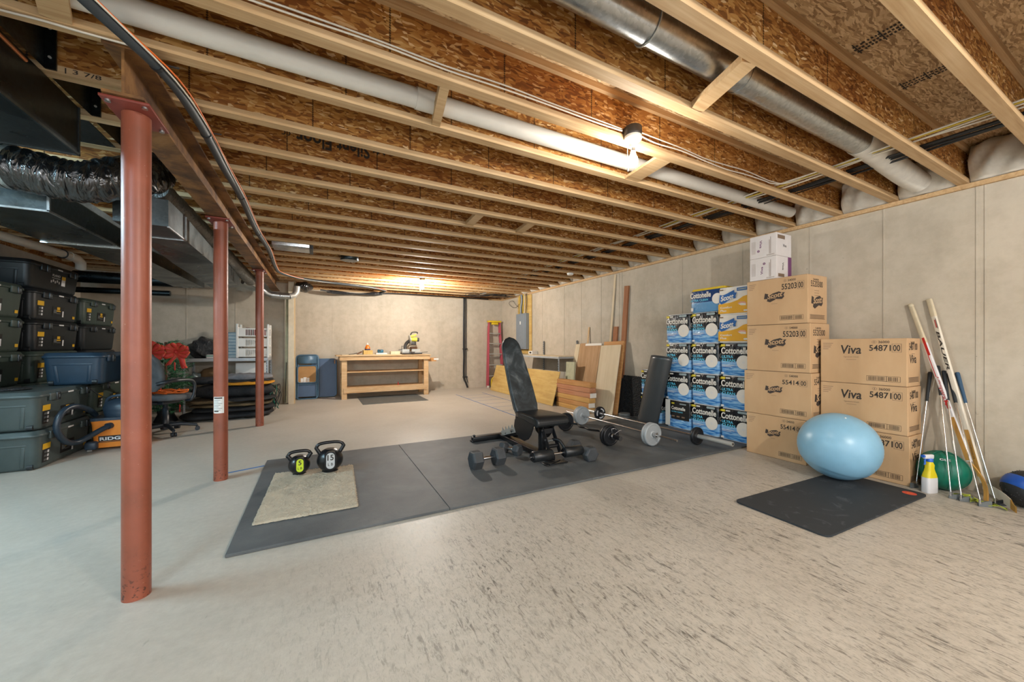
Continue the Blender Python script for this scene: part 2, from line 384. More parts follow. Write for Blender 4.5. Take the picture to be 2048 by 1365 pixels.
        sp2 = q.noise(p, 45, 4, .7, .5); g3 = q.n('ShaderNodeMapRange'); g3.clamp = True; q.set(g3.inputs[0], sp2); g3.inputs[1].default_value = .56; g3.inputs[2].default_value = .62
        col = q.mix(q.math('MULTIPLY', g3.outputs[0], low.outputs[0]), col, lin('#3a2018'))
        q.fin(col, .42); q.bump(n1, .1, .004)
    elif name == 'cardboard':
        p = q.obj(); n1 = q.noise(q.map(p, (1,1,.4)), 3, 5); fl = q.noise(q.map(p, (3, 3, 150)), 1, 2)
        col = q.ramp(n1, [(.3, lin('#b6946e')), (.6, lin('#c2a17b')), (.8, lin('#caaa86'))])
        q.fin(col, .8, 0, .25); q.bump(fl, .08, .002)
    elif name == 'rubber_mat':
        p = q.pos(); n1 = q.noise(p, 2.2, 6, .65, .5)
        col = q.ramp(n1, [(.3, lin('#494d4f')), (.55, lin('#595c5d')), (.75, lin('#696a69'))])
        sp = q.noise(p, 70, 4, .8); g = q.n('ShaderNodeMapRange'); g.clamp = True; q.set(g.inputs[0], sp); g.inputs[1].default_value = .7; g.inputs[2].default_value = .76
        col = q.mix(q.math('MULTIPLY', g.outputs[0], .35), col, lin('#8d8d88'))
        q.fin(col, .6, 0, .35); q.bump(q.noise(p, 120, 3), .3, .003)
    elif name == 'yoga_black':
        p = q.pos(); n1 = q.noise(q.map(p, (1, 1, 1)), 6, 5, .6, 1.5)
        g = q.n('ShaderNodeMapRange'); g.clamp = True; q.set(g.inputs[0], n1); g.inputs[1].default_value = .58; g.inputs[2].default_value = .75
        col = q.mix(q.math('MULTIPLY', g.outputs[0], .35), lin('#282d32'), lin('#7c8288'))
        q.fin(col, .7); q.bump(q.noise(p, 300, 2), .3, .002)
    elif name == 'tissue_film':   # black film over a band of blue waves
        g = q.gen(); s = q.sep(g); o = q.sep(q.obj())
        wv = q.math('MULTIPLY', q.math('SINE', q.math('MULTIPLY', q.math('ADD', o[0], o[1]), 26)), .018)
        zz = q.math('ADD', s[2], wv)
        nn = q.noise(q.map(q.obj(), (6, 6, 45)), 1, 2, .5, .8)
        blue = q.ramp(nn, [(.36, lin('#1f63b4')), (.5, lin('#5b9ed8')), (.62, lin('#9cc8e8'))])
        lite = q.n('ShaderNodeMapRange'); lite.clamp = True; q.set(lite.inputs[0], zz); lite.inputs[1].default_value = .2; lite.inputs[2].default_value = .42
        blue = q.mix(q.math('MULTIPLY', lite.outputs[0], .45), blue, lin('#b4d6ee'))
        bk = q.math('GREATER_THAN', zz, .44)
        col = q.mix(bk, blue, lin('#15181e'))
        edge = q.math('GREATER_THAN', q.math('ABSOLUTE', q.math('SUBTRACT', s[2], .5)), .485)
        col = q.mix(edge, col, lin('#cfd2d4'))
        q.fin(col, .25, 0, .6); q.bump(q.noise(q.map(q.obj(), (5,5,3)), 3, 4, .6, 1), .6, .02)
    elif name == 'blue_film':
        s = q.sep(q.gen()); zz = s[2]
        col = q.ramp(zz, [(0, lin('#5f93bd')), (.4, lin('#7fb0d0')), (.41, lin('#1d3f70')), (.9, lin('#1b3765')), (.91, lin('#d8b93a')), (1, lin('#d8b93a'))])
        for n_ in q.t.nodes:
            if n_.bl_idname == 'ShaderNodeValToRGB': n_.color_ramp.interpolation = 'CONSTANT'
        q.fin(col, .25, 0, .6); q.bump(q.noise(q.obj(), 7, 4, .6, 1), .4, .02)
    elif name == 'rubber_sheet':
        q.fin(lin('#3b3e40'), .3, 0, .7); q.bump(q.noise(q.obj(), 3, 3), .2, .01)
    elif name == 'shiny_black':
        q.fin(lin('#141618'), .2, 0, .9); q.bump(q.noise(q.map(q.obj(), (26, 7, 9)), 1, 2, .5, 1.2), .8, .035)
    elif name == 'wrap_silver':
        q.fin(lin('#6b6a66'), .4, .5); q.bump(q.noise(q.map(q.obj(), (8, 14, 8)), 2, 4, .6, 1.0), 1, .03)
    elif name == 'bag_plastic':
        q.fin(lin('#26282b'), .28, 0, .7); q.bump(q.noise(q.obj(), 12, 5, .6, 2), 1.0, .05)
    elif name == 'vinyl_worn':
        p = q.obj(); n1 = q.noise(p, 5, 6, .65, .8)
        col = q.ramp(n1, [(.4, lin('#1d2224')), (.55, lin('#30373a')), (.68, lin('#5a6062'))])
        q.fin(col, .42, 0, .5)
    elif name.startswith('bulb_'):
        q.b.inputs['Base Color'].default_value = (1,1,1,1)
        q.b.inputs['Emission Color'].default_value = (.50, .80, 1.0, 1) if name == 'bulb_cool' else (1.0, .935, .85, 1)
        q.b.inputs['Emission Strength'].default_value = {'bulb_near': BULB_NEAR, 'bulb_far': BULB_FAR, 'bulb_back': BULB_BACK, 'bulb_cool': COOL_POWER}[name]
    else:
        raise KeyError(name)
    _mats[name] = q.m
    return q.m
# ================================================================= THE ROOM
XW = 4.79; YW = 9.84; YL = 9.05; XL = -3.6; ZJ = 2.54
mb = MB(); mb.bb(XL-.2, XW+.2, -2.6, YW+.2, -.2, 0, 'concrete_floor'); struct(mb.build('floor', origin=(0,0,0)))
mb = MB(); mb.bb(XW, XW+.2, -2.6, YW+.2, 0, 2.50, 'concrete_wall')
for y in (-.42, .31, .89, .935, 1.5, 2.1, 2.84, 3.72, 4.95, 5.02, 5.5, 6.1, 6.7, 7.6, 8.6):
    mb.bb(XW-.005, XW, y, y+.012, 0, 2.50, 'concrete_wall')
struct(mb.build('wall_right', origin=(XW,3,0)))
mb = MB(); mb.bb(-.5, XW+.2, YW, YW+.2, 0, 2.50, 'concrete_wall')
for x in (.3, .95, 1.55, 2.15, 2.9, 3.4, 4.2): mb.bb(x, x+.012, YW-.004, YW, 0, 2.50, 'concrete_wall')
struct(mb.build('wall_back', origin=(2,YW,0)))
mb = MB(); mb.bb(XL-.2, -.5, YL, YW+.2, 0, 2.50, 'concrete_wall')
for x in (-3.0, -2.2, -1.45, -.9): mb.bb(x, x+.012, YL-.005, YL, 0, 2.50, 'concrete_wall')
struct(mb.build('wall_storage', origin=(-2,YL,0)))
mb = MB(); mb.bb(XL-.2, XL, -2.6, YL, 0, 2.50, 'concrete_wall'); struct(mb.build('wall_left', origin=(XL,3,0)))
mb = MB(); mb.bb(XL-.2, XW+.2, -2.6, YW+.2, 2.85, 2.90, 'osb_floor'); ceil_ = struct(mb.build('ceiling', origin=(0,3,2.85)))
mb = MB(); rr = random.Random(8)
for cx in (2.66, 3.30):
    for k in range(20):
        for q_ in range(3): mb.quad((cx-.04+.03*q_+rr.uniform(0,.006), .66+k*.015+rr.uniform(0,.004), 2.8485), (0,1,0), (1,0,0), .007+.005*rr.random(), .018, 'ink')
    for k in (0, 12, 19): mb.quad((cx-.06, .66+k*.015, 2.8484), (0,1,0), (1,0,0), .006, .12, 'ink')
mb.build('grade_stamp', ceil_)
mb = MB(); mb.bb(XW-.03, XW+.12, -2.6, YW, 2.50, 2.538, 'lumber'); struct(mb.build('trim_1', origin=(XW,3,2.5)))
mb = MB(); mb.bb(-.5, XW, YW-.03, YW+.12, 2.50, 2.538, 'lumber'); struct(mb.build('trim_2', origin=(2,YW,2.5)))
mb = MB(); mb.bb(XW+.06, XW+.1, -2.6, YW, 2.538, 2.85, 'osb_web'); struct(mb.build('trim_3', origin=(XW,3,2.54)))
mb = MB(); mb.bb(XL-.2, -.5, YL-.02, YL+.12, 2.50, 2.538, 'lumber'); struct(mb.build('trim_4', origin=(-2,YL,2.5)))

mb = MB(); mb.bb(-.6, XW+.1, YW+.06, YW+.1, 2.50, 2.85, 'osb_web'); struct(mb.build('trim_5', origin=(2,YW,2.5)))
mb = MB(); mb.bb(XL-.1, -.5, YL+.06, YL+.1, 2.50, 2.85, 'osb_web'); mb.bb(XL-.1, XL-.06, -2.6, YL+.1, 2.50, 2.85, 'osb_web'); struct(mb.build('trim_6', origin=(-2,YL,2.5)))
# floor joists, 16 in. apart
where = ['first wooden I-joist back from the camera side, ending at the top right of the wall',
 'second wooden I-joist from the front, joined to the first by a pale block',
 'third wooden I-joist from the front, carrying the near light bulb and stapled white cables',
 'fourth wooden I-joist from the front, on the far side of the white plastic pipe',
 'fifth wooden I-joist from the front, marked 3 7/8 beside the steel beam end',
 'sixth wooden I-joist from the front, stamped upside down with black lettering',
 'seventh wooden I-joist from the front, just beyond the stamped one',
 'eighth wooden I-joist from the front, joined to the seventh by two small blocks']
ords = 'ninth tenth eleventh twelfth thirteenth fourteenth fifteenth sixteenth seventeenth eighteenth nineteenth twentieth twenty-first'.split()
for w_ in ords: where.append('%s wooden I-joist counted from the front of the ceiling' % w_)
jb = MB(); jb.bb(XL, XW+.05, -.0315, .0315, 0, .038, 'lumber'); jt = MB(); jt.bb(XL, XW+.05, -.0315, .0315, .272, .309, 'lumber')
jw = MB(); jw.bb(XL, XW+.05, -.005, .005, .038, .272, 'osb_web')
jb.v; P = Vector
J0 = thing('floor_joist', where[0], 'joist', (0, 1.01, ZJ), 0, 'floor joists overhead')
jb.build('bottom_flange', J0, local=True); jw.build('web', J0, local=True); jt.build('top_flange', J0, local=True)
JY = [1.01+.419*i for i in range(21)]
joists = [J0]
for i in range(1, 21): joists.append(dup(J0, (0, JY[i], ZJ), None, where[i]))
jf = dup(J0, (0, .591, ZJ), None, 'wooden I-joist nearest the camera, crossing the top right corner of the picture')
for k, y in enumerate((.172, -.247, -.666, -1.085, -1.504, -1.923, -2.342)):
    if k == 0: dup(J0, (0, y, ZJ), None, 'wooden I-joist only glimpsed at the very top right corner of the picture')
mb = MB(); mb.text('Silent Floor', (.36, 3.105-.0065, 2.765), (-1,0,0), (0,0,-1), .11, 'ink', .50, .025)
mb.text('.cc', (-.16, 3.105-.0065, 2.735), (-1,0,0), (0,0,-1), .035, 'ink', .07)
mb.poly([(0,0),(.02,.05),(.05,.02),(.075,.06),(.08,.03),(.11,.05),(.1,0),(.06,-.015)], (.49, 3.105-.0065, 2.76), (-1,0,0), (0,0,-1), 'ink')
mb.build('stamped_lettering', joists[5])
mb = MB(); mb.text('| 3 7/8', (-1.11, 2.686-.0325, 2.545), (1,0,0), (0,0,1), .028, 'ink', .13, .01); mb.build('pencil_marking', joists[4])

# blocking between joists
def block(x0, y0, x1, y1, lab, wide=.089, th=.038, z=None):
    m = MB(); zz = ZJ+th/2+.002 if z is None else z
    m.bar((x0, y0, zz), (x1, y1, zz), wide, th, 'pine_board', (0,0,1))
    tag(m.build('wood_block'), lab, 'wood block', 'short lumber blocks nailed between joists')
block(1.82, 1.045, 1.92, 1.396, 'pale lumber block across the bay of the round metal duct')
block(.585, 1.88, .64, 2.235, 'short lumber block below the white pipe in the middle of the ceiling', .05, .06)
block(2.22, 1.88, 2.26, 2.235, 'wide pale block beside the near glowing bulb', .14, .02)
block(-.84, 1.88, -.96, 2.235, 'lumber block at the upper left above the sheet metal duct')
block(1.48, 3.56, 1.50, 3.92, 'left one of two small blocks between the seventh and eighth joists')
block(2.10, 3.56, 2.13, 3.92, 'right one of two small blocks between the seventh and eighth joists')

# insulation batts on the rim joist
for i in range(-1, 20):
    y0 = 1.01+.419*i+.035; y1 = y0+.349
    m = MB(); rr = random.Random(i+40)
    a = rr.uniform(0, 6); b = rr.uniform(.85, 1.1)
    prof = []
    for t in range(9):
        z = 2.545+.30*t/8; bulge = (math.sin(math.pi*(t+.4)/8.8)**.6)*(.17*b)
        prof.append((z, bulge))
    rs = []
    for k in range(13):
        y = y0+(y1-y0)*k/12; e = math.sin(math.pi*(k+.5)/13)**.35
        ring = [(XW+.055, y, 2.54), ]
        for z, bu in prof:
            ring.append((XW+.03-bu*e-.07*e*abs(math.sin(z*14+k*.55+a))**2*.8, y, z))
        ring.append((XW+.055, y, 2.848)); rs.append(ring)
    m.rings(rs, 'insul')
    lab = ('white insulation batt above the wall between the %s and %s joists from the front' % (('nearest','first') if i < 0 else ((['first','second','third','fourth','fifth','sixth','seventh','eighth']+ords)[i], (['first','second','third','fourth','fifth','sixth','seventh','eighth']+ords)[i+1])))
    tag(m.build('insulation_batt'), lab, 'insulation', 'insulation batts along the rim of the right wall')

# ================================================================= STEEL BEAM AND COLUMNS
mb = MB(); z0 = 2.312; z1 = ZJ-.002
mb.bb(-.84, -.70, 2.268, 9.12, z0, z0+.013, 'rusty_steel'); mb.bb(-.84, -.70, 2.268, 9.12, z1-.013, z1, 'rusty_steel'); mb.bb(-.775, -.765, 2.268, 9.12, z0+.012, z1-.012, 'rusty_steel')
tag(mb.build('steel_beam', origin=(-.77, 5, z0)), 'long rusty steel I-beam carried by the red columns under the joists', 'beam', kind='thing')
for y, lab in ((2.41, 'nearest and largest of the three red steel columns'), (4.15, 'middle red steel column, with the white sticker low on its shaft'), (6.65, 'farthest and thinnest looking of the three red steel columns')):
    t = thing('steel_column', lab, 'column', (-.77, y, 0), 0, 'red steel columns under the beam'); t['kind'] = 'thing'
    m = MB(); m.lathe([(.0525, 0), (.0525, .05), (.0525, 1.2), (.0525, 2.296)], 'column_red', 32); m.build('shaft', t, local=True)
    m = MB(); m.box((.0, 0, 2.303), (.17, .26, .012), 'primer_red', None, .002)
    for a in (-.062, .062):
        for b in (-.105, .105): m.cyl((a, b, 2.288), (a, b, 2.299), .011, 'galvanized', 8)
    m.build('cap_plate', t, local=True)
    if abs(y-4.15) < .1:
        m = MB(); m2 = []
        a0 = -2.55; a1 = -.95
        vs = []; fs = []
        for k in range(11):
            a = a0+(a1-a0)*k/10; vs += [(.0533*math.cos(a), .0533*math.sin(a), .60), (.0533*math.cos(a), .0533*math.sin(a), .745)]
            if k: fs.append((2*k-2, 2*k, 2*k+1, 2*k-1))
        m.add(vs, fs, 'paper', True)
        for r_ in range(9):
            zz = .612+.0145*r_; v2 = []; f2 = []
            for k in range(9):
                a = -2.4+1.2*k/8*(.6+.4*((r_*7) % 3)/2); v2 += [(.0537*math.cos(a), .0537*math.sin(a), zz), (.0537*math.cos(a), .0537*math.sin(a), zz+(.011 if r_ in (0, 8) else .003))]
                if k: f2.append((2*k-2, 2*k, 2*k+1, 2*k-1))
            m.add(v2, f2, 'ink')
        m.build('sticker', t, local=True)

# ================================================================= PIPES, DUCTS, CABLES OVERHEAD
mb = MB(); mb.cyl((-3.3, 2.16, 2.628), (4.5, 2.16, 2.628), .053, 'pvc', 24); mb.cyl((.50, 2.16, 2.628), (.62, 2.16, 2.628), .058, 'pvc', 24)
tag(mb.build('plastic_pipe'), 'long white plastic drain pipe running in the bay before the fourth joist', 'pipe')
t = thing('round_duct', 'shiny galvanized round duct in the bay between the first two joists', 'duct', (1.5, 1.235, 2.66))
m = MB(); m.cyl((-2.6, 1.235, 2.68), (3.55, 1.235, 2.68), .078, 'galvanized', 32); m.build('pipe', t)
for x in (.55, 2.05, 3.5): m = MB(); m.cyl((x, 1.235, 2.68), (x+.03, 1.235, 2.68), .081, 'galvanized', 32); m.build('seam_collar', t)
m = MB()
m.tube([(1.35, 1.235+.083*math.cos(a), 2.68+.083*math.sin(a)) for a in [math.pi*(1+k/14) for k in range(15)]], .004, 'aluminium', 6); m.build('hanger_strap', t)
m = MB(); m.tube(smooth_path([(3.5,1.235,2.68),(3.75,1.235,2.675),(4.0,1.235,2.655),(4.3,1.235,2.63),(4.62,1.235,2.615)]), .083, 'insul', 20); m.build('flexible_end', t)

def cable(path, r, mat, lab, grp=None, k=6, name='cable', cat='cable'):
    m = MB(); m.tube(smooth_path(path, k), r, mat, 6); return tag(m.build(name), lab, cat, grp)
cols = [('cable_white', 3.60), ('cable_yellow', 3.63), ('cable_white', 3.66), ('cable_white', 3.69)]
for n_, (mt, x) in enumerate(cols):
    lab = ['outermost white cable of the bundle crossing the joists near the wall', 'yellow cable among the white ones crossing the joists', 'white cable just right of the yellow one, crossing the joists', 'fourth pale cable of the white bundle, next to the black ones'][n_]
    cable([(x-.02+R.uniform(-.01, .01), y, 2.607+R.uniform(-.008, .008)) for y in [-.6+.419*j for j in range(24)]], .006, mt, lab, 'pale cables threaded through the joists', 3)
for n_ in range(5):
    x = 3.80+.032*n_
    cable([(x+R.uniform(-.01, .01), y, 2.610+R.uniform(-.01, .01)) for y in [-.6+.419*j for j in range(24)]], .0085 if n_ < 4 else .005, 'cable_black', ['first', 'second', 'third', 'fourth', 'fifth'][n_]+' black cable from the room side in the dark bundle across the joists', 'black cables threaded through the joists', 3)
for n_, dz in ((0, 0), (1, .018)):
    pts = [(-2.4, 1.803, 2.583+dz)]
    for k in range(12): pts.append((-2.0+k*.32, 1.803-.004*(k % 2), 2.583+dz+.004*math.sin(k*2.1+n_)))
    pts.append((1.74, 1.80, 2.585+dz*.6))
    cable(pts, .0045, 'cable_white', ['lower', 'upper'][n_]+' white cable stapled along the third joist left of the near bulb', 'white cables stapled beside the near bulb', 4)
    pts = [(1.87, 1.80, 2.60+dz)]
    for k in range(6): pts.append((2.05+k*.26, 1.803, (2.585 if n_ == 0 else 2.61)+.010*math.sin(k*1.7+n_)))
    pts += [(3.45, 1.80, 2.59+dz), (3.58, 1.76, 2.60), (3.62, 1.6, 2.612), (3.62, 1.3, 2.612)]
    cable(pts, .0045, 'cable_white', ['lower', 'upper'][n_]+' white cable looping from the near bulb toward the cable bundle', 'white cables stapled beside the near bulb', 4)
cable([(-1.35,1.84,2.53),(-1.28,2.1,2.532),(-1.2,2.24,2.534),(-1.0,2.245,2.534),(-.9,2.25,2.534),(-.72,2.25,2.534)], .005, 'cable_white', 'white cable stapled under a joist above the end of the steel beam')

def bulb(x, y, lab, glow='bulb_near', group='bare bulbs in porcelain holders'):
    t = thing('ceiling_light', lab, 'light', (x, y, 2.36), 0, group)
    m = MB(); m.lathe([(.052, 2.545-2.36+.0), (.055, 2.55-2.36), (.055, 2.60-2.36), (.05, 2.605-2.36)], 'saw_dark', 24); m.box((0, .055, 2.60-2.36), (.05, .03, .04), 'saw_dark'); m.build('junction_box', t, local=True)
    m = MB(); m.lathe([(.054, .184), (.056, .172), (.05, .16), (.03, .152), (.024, .135), (.024, .115)][::-1], 'porcelain', 24); m.build('lamp_holder', t, local=True)
    m = MB(); m.lathe([(.013, .088), (.0135, .115)], 'galvanized', 16); m.build('bulb_cap', t, local=True)
    m = MB(); m.lathe([(.001, -.012), (.012, -.010), (.022, -.002), (.029, .012), (.031, .028), (.028, .044), (.02, .062), (.0145, .078), (.0135, .09)], glow, 24); m.build('bulb', t, local=True)
    m = MB(); m.tube([(-.045, 0, .16), (-.047, .002, .08), (-.044, .0, .0), (-.045, 0, -.03)], .0012, 'cable_white', 5); m.lathe([(.002, -.05), (.004, -.045), (.003, -.03)], 'white_plastic', 8, Matrix.Translation((-.045, 0, 0))); m.build('pull_chain', t, local=True)
    return t
bulb(1.80, 1.765, 'bare glowing bulb in a porcelain holder at the near joist')
bulb(1.90, 7.63, 'small glowing bulb far back, above the workbench', 'bulb_far')
bulb(1.9, -1.55, 'bare bulb behind the camera side, third of the row', 'bulb_back')
t = thing('tube_light', 'cool white tube light over the storage side, out of the picture', 'light', (-2.3, -1.2, 2.42))
m = MB(); m.bb(-2.92, -1.68, -1.27, -1.13, 2.46, 2.54, 'white_plastic', .005, 1); m.build('housing', t)
m = MB(); m.cyl((-2.88, -1.2, 2.425), (-1.72, -1.2, 2.425), .02, 'bulb_cool', 12); m.build('tube', t)
t = thing('tube_light', 'cool white tube light beside the near totes, left of the picture', 'light', (-3.0, 3.1, 2.42))
m = MB(); m.bb(-3.07, -2.93, 2.48, 3.72, 2.46, 2.54, 'white_plastic', .005, 1); m.build('housing', t)
m = MB(); m.cyl((-3.0, 2.52, 2.425), (-3.0, 3.68, 2.425), .02, 'bulb_cool', 12); m.build('tube', t)

t = thing('insulated_line', 'black foam covered refrigerant line slung under the joists beside the beam', 'pipe', (-.62, 4, 2.48))
path = smooth_path([(-.92,1.62,2.545-.03),(-.76,2.02,2.50),(-.64,2.35,2.49),(-.615,2.8,2.505),(-.61,3.4,2.50),(-.60,4.0,2.505),(-.62,5.0,2.50),(-.60,6.0,2.505),(-.63,7.2,2.50),(-.60,7.8,2.50),(-.35,8.25,2.50),(.1,8.5,2.495),(.7,8.72,2.50),(1.2,8.95,2.50),(1.42,9.25,2.50),(1.35,9.6,2.49)], 5)
m = MB(); m.tube(path, .025, 'lineset', 12); m.build('foam_sleeve', t)
m = MB(); m.tube([p+Vector((.036, 0, .004+.004*math.sin(i*.7))) for i, p in enumerate(path)], .0045, 'orange_cord', 6); m.build('control_wire', t)
m = MB(); m.tube([p+Vector((.032, -.01, -.006+.008*math.sin(i*.45))) for i, p in enumerate(path)], .004, 'cable_white', 6); m.build('control_wire', t)
for y in (2.30, 2.9, 3.95, 5.2, 6.6):
    i = min(range(len(path)), key=lambda q: abs(path[q].y-y)); p = path[i]; d = (path[i+1]-path[i-1]).normalized()
    m = MB(); m.cyl(p-d*.008, p+d*.008, .029, 'cable_black', 14); m.bar(p+Vector((.01,0,.01)), p+Vector((.07, .03, .03)), .012, .004, 'cable_black'); m.build('cable_tie', t)
cable([(.05,9.35,2.44),(.5,9.55,2.42),(1.0,9.62,2.43),(1.6,9.66,2.50),(2.4,9.68,2.51),(3.4,9.70,2.515),(4.3,9.7,2.51)], .018, 'cable_black', 'black cable drooping along the top of the back wall', None, 5)
m = MB(); m.tube(smooth_path([(.18,9.45,2.43),(.6,9.5,2.41),(1.0,9.55,2.43),(1.4,9.6,2.47)], 5), [.03+.014*math.sin(k*.6) for k in range(16)], 'bag_plastic', 10); tag(m.build('wrapped_line'), 'black plastic wrapped line sagging at the left top of the back wall', 'pipe')
for k, (x, y) in enumerate(((-1.168, 1.6), (-1.205, 1.45))):
    m = MB(); m.tube([(x, y-1.6, 2.50-k*.03), (x, 2.5-k*.25, 2.485-k*.03)], .008, 'copper', 8); tag(m.build('copper_pipe'), ['longer', 'shorter'][k]+' open ended copper pipe below the dark duct at the upper left', 'pipe', 'copper pipes at the upper left')

# sheet metal ducts on the storage side
t = thing('supply_duct', 'large dark sheet metal duct box nearest the camera at the upper left', 'duct', (-1.6, 2, 2.27))
m = MB(); m.bb(-2.0, -1.19, .2, 2.97, 2.268, 2.532, 'dark_metal'); m.build('duct_box', t)
m = MB(); m.bb(-1.194, -1.184, .2, 2.975, 2.262, 2.276, 'duct_metal'); m.bb(-2.0, -1.184, 2.966, 2.976, 2.262, 2.276, 'duct_metal'); m.bb(-1.194, -1.184, 2.966, 2.976, 2.262, 2.532, 'duct_metal'); m.build('folded_seam', t)
for k, (ya, yb) in enumerate(((2.267, 2.686), (2.686, 3.105), (3.105, 3.524))):
    t = thing('joist_bay_panel', ['nearest', 'second', 'third'][k]+' sheet metal panel closing a joist bay left of the steel beam', 'duct panel', (-1.2, (ya+yb)/2, 2.55), 0, 'sheet metal closing the joist bays')
    m = MB(); m.add([(-1.22, ya+.033, 2.58), (-1.175, yb-.036, 2.545), (-1.175, yb-.036, 2.845), (-1.62, ya+.033, 2.845)], [(0,1,2,3)], 'duct_metal'); m.bb(-1.8, -1.22, ya+.034, yb-.036, 2.542, 2.548, 'duct_metal'); m.build('sheet', t)
    m = MB(); m.bb(-1.174, -1.135, yb-.044, yb-.034, 2.545, 2.80, 'dark_metal'); m.cyl((-1.155, yb-.050, 2.60), (-1.155, yb-.043, 2.60), .006, 'aluminium', 8); m.cyl((-1.155, yb-.050, 2.74), (-1.155, yb-.043, 2.74), .006, 'aluminium', 8); m.build('corner_strip', t)
t = thing('trunk_duct', 'long low sheet metal trunk duct over the storage totes', 'duct', (-1.75, 5, 2.05))
m = MB()
m.rings([[(-2.02,3.46,2.056),(-1.52,3.46,2.056),(-1.52,3.46,2.28),(-2.02,3.46,2.28)],[(-2.0,4.5,2.056),(-1.52,4.5,2.056),(-1.52,4.5,2.26),(-2.0,4.5,2.26)],[(-2.0,4.9,2.10),(-1.6,4.9,2.10),(-1.6,4.9,2.30),(-2.0,4.9,2.30)],[(-2.0,7.6,2.12),(-1.62,7.6,2.12),(-1.62,7.6,2.32),(-2.0,7.6,2.32)]], 'duct_metal', True, False); m.build('duct_box', t)
m = MB(); m.bb(-1.527, -1.515, 3.46, 4.5, 2.048, 2.06, 'galvanized')
for y in (3.46, 4.5): m.bb(-2.02, -1.512, y-.008, y+.008, 2.046, 2.058, 'galvanized'); m.bb(-1.524, -1.512, y-.008, y+.008, 2.05, 2.28, 'galvanized')
m.build('folded_seam', t)
t = thing('branch_duct', 'tapered sheet metal duct between the first and second columns, under the wrapped flex', 'duct', (-1.1, 5, 2.05))
m = MB()
m.rings([[(-1.24,3.5,2.05),(-.95,3.5,2.05),(-.95,3.5,2.24),(-1.24,3.5,2.24)],[(-1.24,3.9,2.05),(-.95,3.9,2.05),(-.95,3.9,2.24),(-1.24,3.9,2.24)],[(-1.30,4.9,2.03),(-.98,4.9,2.06),(-.98,4.9,2.22),(-1.30,4.9,2.22)],[(-1.42,7.2,2.06),(-1.1,7.2,2.12),(-1.1,7.2,2.3),(-1.42,7.2,2.3)]], 'duct_metal', True, False); m.build('duct_box', t)
m = MB(); m.bb(-1.245, -.945, 3.892, 3.906, 2.044, 2.054, 'galvanized'); m.bb(-.957, -.943, 3.892, 3.906, 2.05, 2.24, 'galvanized'); m.bb(-.957, -.945, 3.5, 3.9, 2.043, 2.052, 'galvanized'); m.build('folded_seam', t)
def flex(path, r, mat, lab, amp=.08, n=20, k=8, seed=3, name='flexible_duct'):
    p = smooth_path(path, k); rr = random.Random(seed)
    m = MB(); m.tube(p, [r*(1+amp*math.sin(i*1.9)+rr.uniform(-amp, amp)*.6) for i in range(len(p))], mat, n)
    return tag(m.build(name), lab, 'duct')
flex([(-1.62,3.31,2.25),(-1.5,3.30,2.235),(-1.36,3.30,2.215),(-1.25,3.32,2.24),(-1.14,3.40,2.33),(-1.06,3.55,2.42),(-1.05,3.6,2.5)], .122, 'shiny_black', 'fat glossy black flexible duct sagging at the upper left behind the near column', .05, 24, 9)
m = MB(); m.cyl((-1.76,3.31,2.25), (-1.58,3.31,2.25), .125, 'galvanized', 24); tag(m.build('duct_collar'), 'bright metal duct collar at the left picture edge, joined to the glossy black flex', 'duct')
flex([(-1.10,3.75,2.40),(-1.08,4.3,2.385),(-1.07,5.0,2.38),(-1.07,6.0,2.37),(-1.06,7.0,2.36),(-1.05,7.9,2.34)], .088, 'wrap_silver', 'dark wrapped flexible duct running along the left side of the steel beam', .06, 18, 10, 8)
t = thing('elbow_duct', 'bright jointed metal duct with elbows below the far end of the beam', 'duct', (-.9, 8.55, 2.2))
m = MB(); m.tube([(-1.2,8.2,2.36),(-1.05,8.35,2.33),(-.95,8.45,2.26),(-.88,8.5,2.2),(-.8,8.52,2.175)], .055, 'galvanized', 14); m.build('elbow', t)
m = MB(); m.tube([(-.8,8.52,2.175),(-.62,8.55,2.165),(-.5,8.57,2.17)], .062, 'galvanized', 14); m.cyl((-.66,8.54,2.166), (-.64,8.54,2.166), .068, 'galvanized', 14); m.build('pipe', t)
m = MB(); m.tube([(-.5,8.57,2.17),(-.42,8.6,2.2),(-.38,8.62,2.27),(-.37,8.63,2.38)], .058, 'aluminium', 14); m.build('elbow', t)
m = MB(); m.ball((-.26, 8.78, 2.40), (.17, .2, .11), 'shiny_black', 14, None, lambda p: 1+.06*math.sin(p.x*40)); tag(m.build('flexible_duct'), 'rounded black plastic covered duct end above the white post', 'duct')
t = thing('round_pipe_duct', 'dark round metal duct crossing above the totes to a bright elbow', 'duct', (-2.6, 8, 2.24))
m = MB(); m.cyl((-3.25,8.0,2.24), (-1.98,8.0,2.245), .088, 'dark_metal', 24); m.build('pipe', t)
m = MB(); m.tube([(-2.0,8.0,2.245),(-1.9,8.0,2.25),(-1.82,8.03,2.27),(-1.78,8.1,2.32),(-1.77,8.2,2.39)], [.094,.097,.094,.097,.094], 'galvanized', 8); m.build('elbow', t)
m = MB(); m.cyl((XL,8.2,2.06), (-2.2,8.2,2.07), .045, 'dark_metal', 16); tag(m.build('black_pipe'), 'thin black pipe just below the dark round duct', 'pipe')
t = thing('drain_pipe', 'cream plastic drain pipe with an elbow hung over the top tote', 'pipe', (-3.1, 6.5, 2.4))
m = MB(); m.cyl((-3.1,4.9,2.36), (-3.1,7.55,2.46), .05, 'pvc', 20); m.build('pipe', t)
m = MB(); m.tube([(-3.1,7.5,2.458),(-3.1,7.68,2.455),(-3.1,7.8,2.42),(-3.12,7.85,2.34)], .058, 'pvc', 16); m.build('elbow', t)
